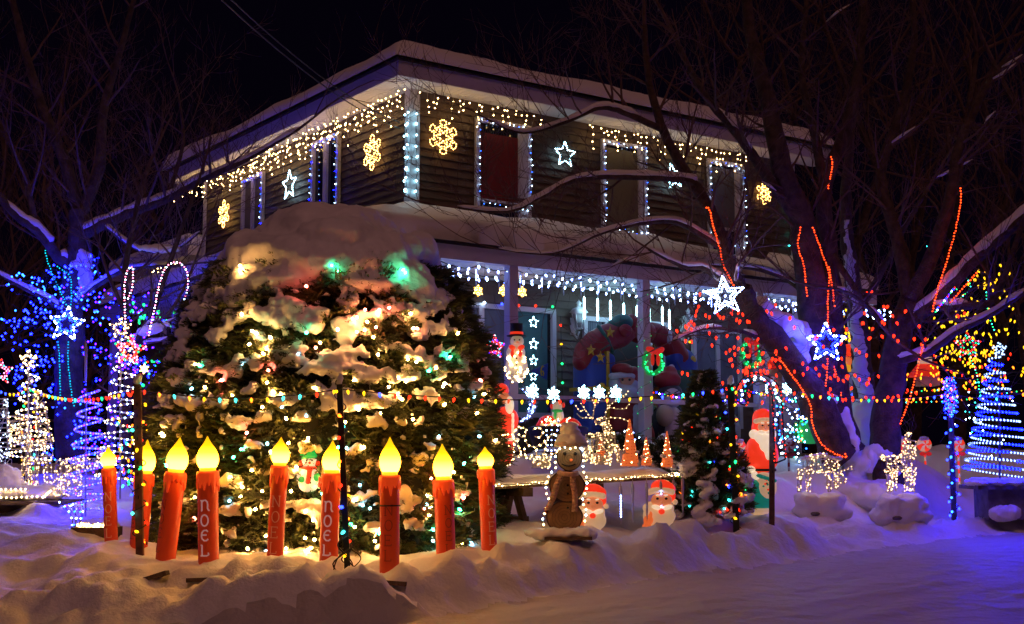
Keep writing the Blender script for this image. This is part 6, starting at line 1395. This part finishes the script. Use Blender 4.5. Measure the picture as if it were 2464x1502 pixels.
spiral(2405, 850, 1150, 12, 84, 15, 16.4, ['row_white', 'deep_blue'], 'big blue and white spiral light tree on the stone table at the right', .045, .0150, 'coil_dark', .1, .012, alt=True, tiltz=-.12)
spiral(207, 935, 1245, 22, 56, 8, 14.6, ['spiral_led', 'spiral_led', 'violet_led', 'spiral_led', 'deep_blue'], 'bright violet-white spiral light tree left of the first candle', .032, .0125, 'coil_pale', None, .014, tiltz=.10)
spiral(68, 875, 1120, 12, 52, 7, 15.6, ['warm_mini', 'cool_mini', 'warm_mini'], 'warm white spiral light tree with a star at the far left', .06, .0125, 'coil_pale', .12, .010)
spiral(290, 800, 1170, 14, 60, 11, 15.4, ['warm_mini', 'cool_mini'], 'tall warm white spiral light tree with a star behind the red candles', .075, .0115, 'coil_pale', .14, .011)
b = MB(); top = at(205, 800, 14.6); b.tube([at(206, 920, 14.6), at(206, 840, 14.6), at(206, 818, 14.6)], [.012, .02, .004], 6); o = b.build('unlit_finial', 'coil_pale'); tag(o, 'unlit pale finial rod above the violet-white spiral', 'finial')
# left table and wire deer
Tl = at(-10, 1205, 14.6); b = MB(); b.box(at(20, 1208, 15.1), (1.5, 1.0, .04)); lt_ = empty('plank_table', at(20, 1240, 15.1), 'snowy plank table with a row of warm lights at the left edge', 'table'); b.build('tabletop', 'dark_wood', lt_, smooth=False)
b = MB(); b.box(at(40, 1240, 15.2), (.7, .6, .34)); b.build('trestle', 'dark_wood', lt_, smooth=False)
blob('table_snow', [(at(-20 + i * 13, 1188 + 4 * math.sin(i), 15.1 + .1 * (i % 3)), (.24, .42, .09)) for i in range(11)] + [(at(5, 1160, 15.3), (.24, .3, .2))], 'snow', lt_, .03, 6)
string('rope_light', 'row of warm lights along the edge of the left table', 'rope light', [[at(-15, 1198, 14.55), at(105, 1196, 14.6), at(125, 1180, 14.9)], [at(-15, 1178, 14.7), at(70, 1178, 14.7)]], ['warm_mini'], .055, .012, wire='wire_white')
Y = 15.2
animal('wire_deer', 'tall warm white lit wire deer at the far left beside the black post', 'deer', [cap_(60, 1090, 118, 1085, 26, 26, Y), cap_(110, 1070, 96, 970, 18, 13, Y), cap_(98, 960, 84, 950, 12, 8, Y), cap_(64, 1100, 60, 1180, 10, 7, Y), cap_(82, 1100, 84, 1180, 10, 7, Y, .12), cap_(112, 1100, 118, 1180, 10, 7, Y), cap_(46, 1000, 52, 1080, 24, 22, Y + .2)], 40, 300, r_=.0125)
animal('wire_deer', 'warm white lit wire deer feeding between the black post and the spiral tree', 'deer', [cap_(140, 1130, 190, 1128, 24, 24, Y - .3), cap_(185, 1118, 240, 1112, 14, 10, Y - .3), cap_(240, 1112, 262, 1118, 10, 6, Y - .3), cap_(140, 1140, 136, 1195, 9, 6, Y - .3), cap_(160, 1140, 160, 1195, 9, 6, Y - .2), cap_(186, 1140, 190, 1195, 9, 6, Y - .3), cap_(236, 1100, 255, 1080, 4, 3, Y - .3)], 40, 230, r_=.012)
animal('wire_deer', 'cool white lit wire figure cut by the left edge of the picture', 'deer', [cap_(8, 1100, 6, 960, 14, 12, 15.9), cap_(-10, 1110, 20, 1120, 18, 16, 15.9)], 14, 90, led_='fine_cool', r_=.0125)
paths = [spline([at(173 + i * 3, 1272, 13.3), at(168 + i * 6 + rnd(-5, 5), 1240, 13.3), at(142 + i * 11, 1205 + rnd(-8, 14), 13.3)], 4) for i in range(6)]
string('lit_twigs', 'thin twigs with blue-white lights sticking out of the left snow mound', 'twig lights', paths, ['ice_led', 'sky_led'], .07, .011, wire='twig', wr=.004)
bx_ = empty('light_box', at(235, 1292, 12.9), 'open wooden box full of warm lights in the snow left of the first candle', 'box'); b = MB(); c = at(232, 1287, 12.9)
for dx_, dy_, sx, sy in ((0, -.12, .42, .02), (0, .14, .42, .02), (-.2, .01, .02, .28), (.2, .01, .02, .28)): b.box(c + Vector((dx_, dy_, 0)), (sx, sy, .15))
b.build('crate', 'dark_wood', bx_, smooth=False); bb = MB(); bb.use('warm_mini')
for k in range(36): bb.led(c + Vector((rnd(-.19, .19), rnd(-.1, .12), .08 + rnd(0, .03))), .010)
stuff(bb.build('bulbs', None, bx_)); blob('snow_heap', [(c + Vector((rnd(-.2, .2), .1, .06)), (.08, .08, .06)) for _ in range(8)], 'snow', bx_, .02, 2)

# ================================================================== RIGHT SIDE
Y = 16.0
animal('wire_deer', 'grazing white lit wire deer with snow on its back, on a snowy mound', 'deer', [cap_(1938, 1118, 1992, 1112, 21, 22, Y), cap_(1992, 1108, 2022, 1140, 16, 10, Y), cap_(2018, 1148, 2034, 1158, 10, 7, Y), cap_(1926, 1130, 1922, 1183, 7, 4, Y), cap_(1944, 1136, 1946, 1183, 7, 4, Y, .12), cap_(1992, 1130, 1996, 1183, 7, 4, Y), cap_(2010, 1136, 2012, 1176, 6, 4, Y, .12)], 34, 150, r_=.012, hornpaths=[[at(2020, 1135, Y), at(2040, 1128, Y), at(2058, 1132, Y)], [at(2036, 1128, Y), at(2052, 1120, Y)]], wr=.005)
o = blob('back_snow', [(at(1940 + i * 9, 1095 + abs(i - 4) * 2, Y), (.07, .07, .022)) for i in range(9)], 'snow', None, .014, 2); tag(o, 'thin crust of snow along the back of the grazing wire deer', 'snow')
animal('wire_deer', 'standing warm white lit wire deer with raised neck on a snow-covered rock', 'deer', [cap_(2138, 1118, 2188, 1112, 18, 20, Y + .1), cap_(2185, 1105, 2190, 1060, 17, 12, Y + .1), cap_(2188, 1052, 2180, 1048, 10, 7, Y + .1), cap_(2138, 1128, 2142, 1182, 9, 6, Y + .1), cap_(2150, 1130, 2152, 1182, 8, 5, Y + .25), cap_(2184, 1125, 2184, 1182, 9, 6, Y + .1), cap_(2196, 1125, 2197, 1182, 8, 5, Y + .2), cap_(2130, 1104, 2120, 1098, 6, 4, Y + .1)], 40, 260, r_=.0125, hornpaths=None, wr=.005)
b = MB()
for k in range(8): P0 = at(2188, 1050, Y + .1); b.tube([P0, P0 + Vector((rnd(-.10, .1), 0, .12)), P0 + Vector((rnd(-.22, .2), 0, rnd(.2, .34)))], .003, 3)
o = b.build('wire_antlers', 'dark_wood'); tag(o, 'thin bare antlers above the head of the standing wire deer', 'antlers')
for u, v, lb, E_ in [(1975, 1215, 'snow-buried rock under the grazing wire deer', [(1945, 1202, 34, 16), (2000, 1200, 34, 15), (1975, 1212, 56, 22), (1950, 1230, 44, 20), (2010, 1235, 40, 18), (1975, 1250, 64, 22)]), (2170, 1225, 'rounded snow-covered rock under the standing wire deer', [(2150, 1203, 32, 14), (2190, 1201, 32, 14), (2172, 1215, 46, 22), (2205, 1240, 34, 24), (2130, 1240, 38, 22), (2165, 1250, 40, 20), (2170, 1268, 62, 24)])]:
    r = empty('snowy_rock', at(u, v + 30, Y), lb, 'rock', 'snow-covered rocks under the wire deer')
    blob('snow_cover', [(at(a_, c, Y + .1), (S(p_, Y), .26, S(q_, Y))) for a_, c, p_, q_ in E_] + [(at(u + rnd(-40, 40), v + rnd(-12, 26), Y - .05), (rnd(.06, .14), .12, rnd(.04, .08))) for _ in range(30)], 'snow', r, .028, 3)
    blob('rock', [(at(u - 22, v + 20, Y + .05), (.11, .27, .045))], 'stone', r, .025, 1)
# stone table under the spiral
r = empty('stone_table', at(2410, 1242, 16.6), 'low stone table covered with snow carrying the blue spiral tree', 'table')
b = MB(); b.box(at(2412, 1172, 16.5), (.86, .7, .05)); b.build('tabletop', 'stone', r, smooth=False)
b = MB(); p = at(2420, 1210, 16.5); b.box(p, (.62, .5, .40)); b.build('pedestal', 'stone', r, smooth=False)
blob('table_snow', [(at(2350 + i * 13, 1162 + 2 * math.sin(i * 2), 16.35 + .12 * (i % 3)), (.12, .3, .05)) for i in range(11)], 'snow', r, .022, 4); blob('snow_drift', [(at(2405 + i * 10, 1238 - 5 * (i % 2), 16.2), (.12, .1, .10)) for i in range(4)], 'snow', r, .022, 3)
# blue torch on the post
bt = empty('blue_light_bundle', at(2285, 1000, 16.9), 'bundle of blue net lights glowing on top of the right post', 'light bundle'); b = MB(); bb = MB()
for k in range(210):
    t = rnd(0, 1); q = at(2285 + rnd(-1, 1) * 17 * math.sqrt(1 - (2 * t - 1) ** 2 * .8) , 908 + t * 95, 16.9) + Vector((0, rnd(-.08, .06), 0)); bb.use(random.choice(['blue_led', 'blue_led', 'sky_led', 'violet_led'])).led(q, .009)
    if k % 2: b.tube([q, q + rvec(.05), q + rvec(.06)], .0025, 3)
b.build('wire', 'black', bt); stuff(bb.build('bulbs', None, bt))
# peppermint lollipops
pm = 'peppermint lollipop ornaments'
for u, v, Y, on, lb in [(2165,1068,18.6,1,'lit peppermint lollipop just left of the standing wire deer neck'), (2225,1070,18.6,1,'lit peppermint lollipop right of the standing wire deer'), (2305,1070,17.8,1,'lit peppermint lollipop right of the blue-lit post'), (1897,1072,17.2,0,'unlit peppermint lollipop right of the tall santa'), (1778,1075,16.6,1,'lit peppermint lollipop behind the black post left of the tall santa')]:
    c = at(u, v, Y); r = empty('peppermint_lollipop', at(u, v + 95, Y), lb, 'lollipop', pm); R_ = S(17, Y)
    b = MB(); n = 24
    for k in range(n):
        b.use(('lit_red' if on else 'infl_red') if (k // 3) % 2 else ('lit_cream' if on else 'infl_white')); t0, t1 = 2 * math.pi * k / n, 2 * math.pi * (k + 1) / n; tw = .9
        V = []
        for q in (0.0, .5, 1.0):
            for t in (t0, t1): a_ = t + tw * q; V.append(c + Vector((R_ * q * math.cos(a_), -.05 * (1 - q * q), R_ * q * math.sin(a_))))
        V += [c + Vector((R_ * math.cos(t0 + tw), .05, R_ * math.sin(t0 + tw))), c + Vector((R_ * math.cos(t1 + tw), .05, R_ * math.sin(t1 + tw)))]
        b.add(V, [(0, 2, 3), (2, 4, 5, 3), (4, 6, 7, 5)])
    b.build('candy', None, r)
    blob('snow_cap', [(c + Vector((0, 0, R_ * .8)), (R_ * .7, .07, R_ * .4))], 'snow', r, .015, 2)
    b = MB(); N = 8
    for k in range(N): b.use(('lit_red' if on else 'infl_red') if k % 2 == 0 else ('lit_cream' if on else 'infl_white')).tube([c - Z3 * (R_ + .02 + k * .055), c - Z3 * (R_ + .02 + (k + 1) * .055)], .015, 8)
    b.build('stick', None, r)
    blob('bow', [(c + Vector((s_ * .045, -.03, -R_ - .03)), (.045, .03, .03)) for s_ in (-1, 1)], 'lit_bow' if on else 'infl_red', r, .011, 1)
# candy cane outline of lights on the thin brown post
r = empty('candy_cane_light', at(1857, 1120, 14.4), 'candy cane outlined in red and blue-white lights hooked on the thin brown post', 'candy cane light'); wb = MB(); bb = MB(); Y = 14.4
outer = spline([at(*q, Y) for q in [(1790,975),(1775,965),(1772,945),(1780,920),(1800,903),(1828,900),(1852,908),(1870,925),(1880,955),(1883,1000),(1886,1060),(1890,1105)]], 6)
inner = spline([at(*q, Y) for q in [(1790,975),(1800,970),(1798,950),(1805,930),(1822,918),(1842,922),(1856,942),(1860,975),(1862,1040),(1865,1115)]], 6)
mid = spline([at(*q, Y) for q in [(1788,968),(1786,945),(1795,922),(1815,908),(1838,910),(1860,930),(1870,960),(1873,1020),(1876,1100)]], 6)
for P in (outer, inner): wb.tube(P, .010, 5); [bb.use('red_bulb').led(p + rvec(.012), .0095) for p in walk(P, .045)]
wb.tube([outer[-1], inner[-1]], .010, 5); wb.tube(mid, .006, 4); [bb.use(random.choice(['ice_led', 'sky_led', 'cool_mini'])).bulb(p + rvec(.02), rvec(1), .036, .012) for p in walk(mid, .05)]
wb.build('frame', 'black', r); stuff(bb.build('bulbs', None, r))
# lit garden ball of green and white lights and blue-white twigs behind
b = MB(); bb = MB(); c = at(1948, 1030, 18.0); r = empty('light_basket', at(1948, 1070, 18), 'round green basket of green and white lights between santa and the big tree', 'light basket')
b.lathe([(.02, -.22), (.16, -.2), (.22, -.1), (.22, .05), (.2, .08)], c, 18); b.build('basket', 'lit_green_dim', r)
for k in range(70): bb.use(random.choice(['green_bulb', 'green_bulb', 'warm_mini', 'red_bulb'])).led(c + Vector((rnd(-.22, .22), -.2 + rnd(0, .1), rnd(-.2, .2))), .012)
stuff(bb.build('bulbs', None, r))
net('white_light_string', 'tangle of blue-white lights right of the tall santa', (1872, 960, 1945, 1080), 16.6, 17.6, ['ice_led', 'sky_led', 'teal_bulb', 'cool_mini'], 70, wires=9, kind='led', r=.013, clump=1)
# lit hanging toys near the far trees
def lamp(u, v, Y, w_, h_, parts, name, label, cat):
    r = empty(name, at(u, v + h_, Y), label, cat)
    for nm, ells, mt in parts: blob(nm, [(at(u + a_, v + c, Y + d), (S(p_, Y), .09, S(q_, Y))) for a_, c, d, p_, q_ in ells], mt, r, .018, 2)
    return r
lit('lit_yellow2', (.8, .5, .03), (1, .42, .01), .6)
lamp(2042, 862, 18.6, 20, 40, [('body', [(0, 5, 0, 17, 26), (0, 20, 0, 17, 14)], 'lit_yellow2'), ('roof', [(0, -24, 0, 20, 10), (-4, -8, -.05, 14, 6)], 'lit_red'), ('panel', [(2, 6, -.07, 10, 12)], 'lit_orange')], 'toy_lantern', 'yellow and red lit plastic lantern hanging between the two large trees', 'lantern')
nmat('biscuit', (.5, .3, .18), .7, .2, 8)
lamp(1866, 893, 17.4, 20, 30, [('face', [(0, 8, 0, 17, 22), (4, 24, 0, 13, 14)], 'biscuit'), ('hat', [(-6, -16, -.03, 15, 14)], 'lit_bow')], 'santa_plaque', 'beige santa face plaque with red hat hanging behind the candy cane hook', 'plaque')
r = empty('red_roof_lamp', at(2228, 905, 19.5), 'lit red gabled toy house roof among the yellow lights', 'toy house')
b = MB(); a_ = at(2200, 905, 19.5); c = at(2262, 905, 19.5); t1 = at(2212, 870, 19.7); t2 = at(2255, 870, 19.7); b.add([a_, c, t2, t1, a_ + Vector((0, .4, 0)), c + Vector((0, .4, 0))], [(0, 1, 2, 3), (3, 2, 5, 4), (0, 3, 4), (1, 5, 2), (0, 4, 5, 1)]); b.build('roof', 'lit_bow', r, smooth=False)
b = MB(); q = at(2225, 868, 19.65); b.box(q, (.18, .14, .10)); b.build('chimney', 'lit_cream', r, smooth=False); b = MB(); b.box(at(2232, 918, 19.7), (.28, .3, .14)); b.build('wall', 'biscuit', r, smooth=False)
# ================================================================== POWER CABLES
for (u, v), (u1, v1), Yf, lb in [((955, 285), (495, -60), 9.5, 'upper power cable running from the sky to the house corner'), ((960, 300), (470, -60), 9.0, 'lower power cable running from the sky to the house corner')]:
    e_ = H(-.12, .12, at(u, v, 17.4).z - .03); b = MB(); b.tube(sag(e_, at(u1, v1, Yf), .15, 16), .007, 5); o = b.build('power_cable', 'black'); tag(o, lb, 'cable')
# dark hedge line far behind
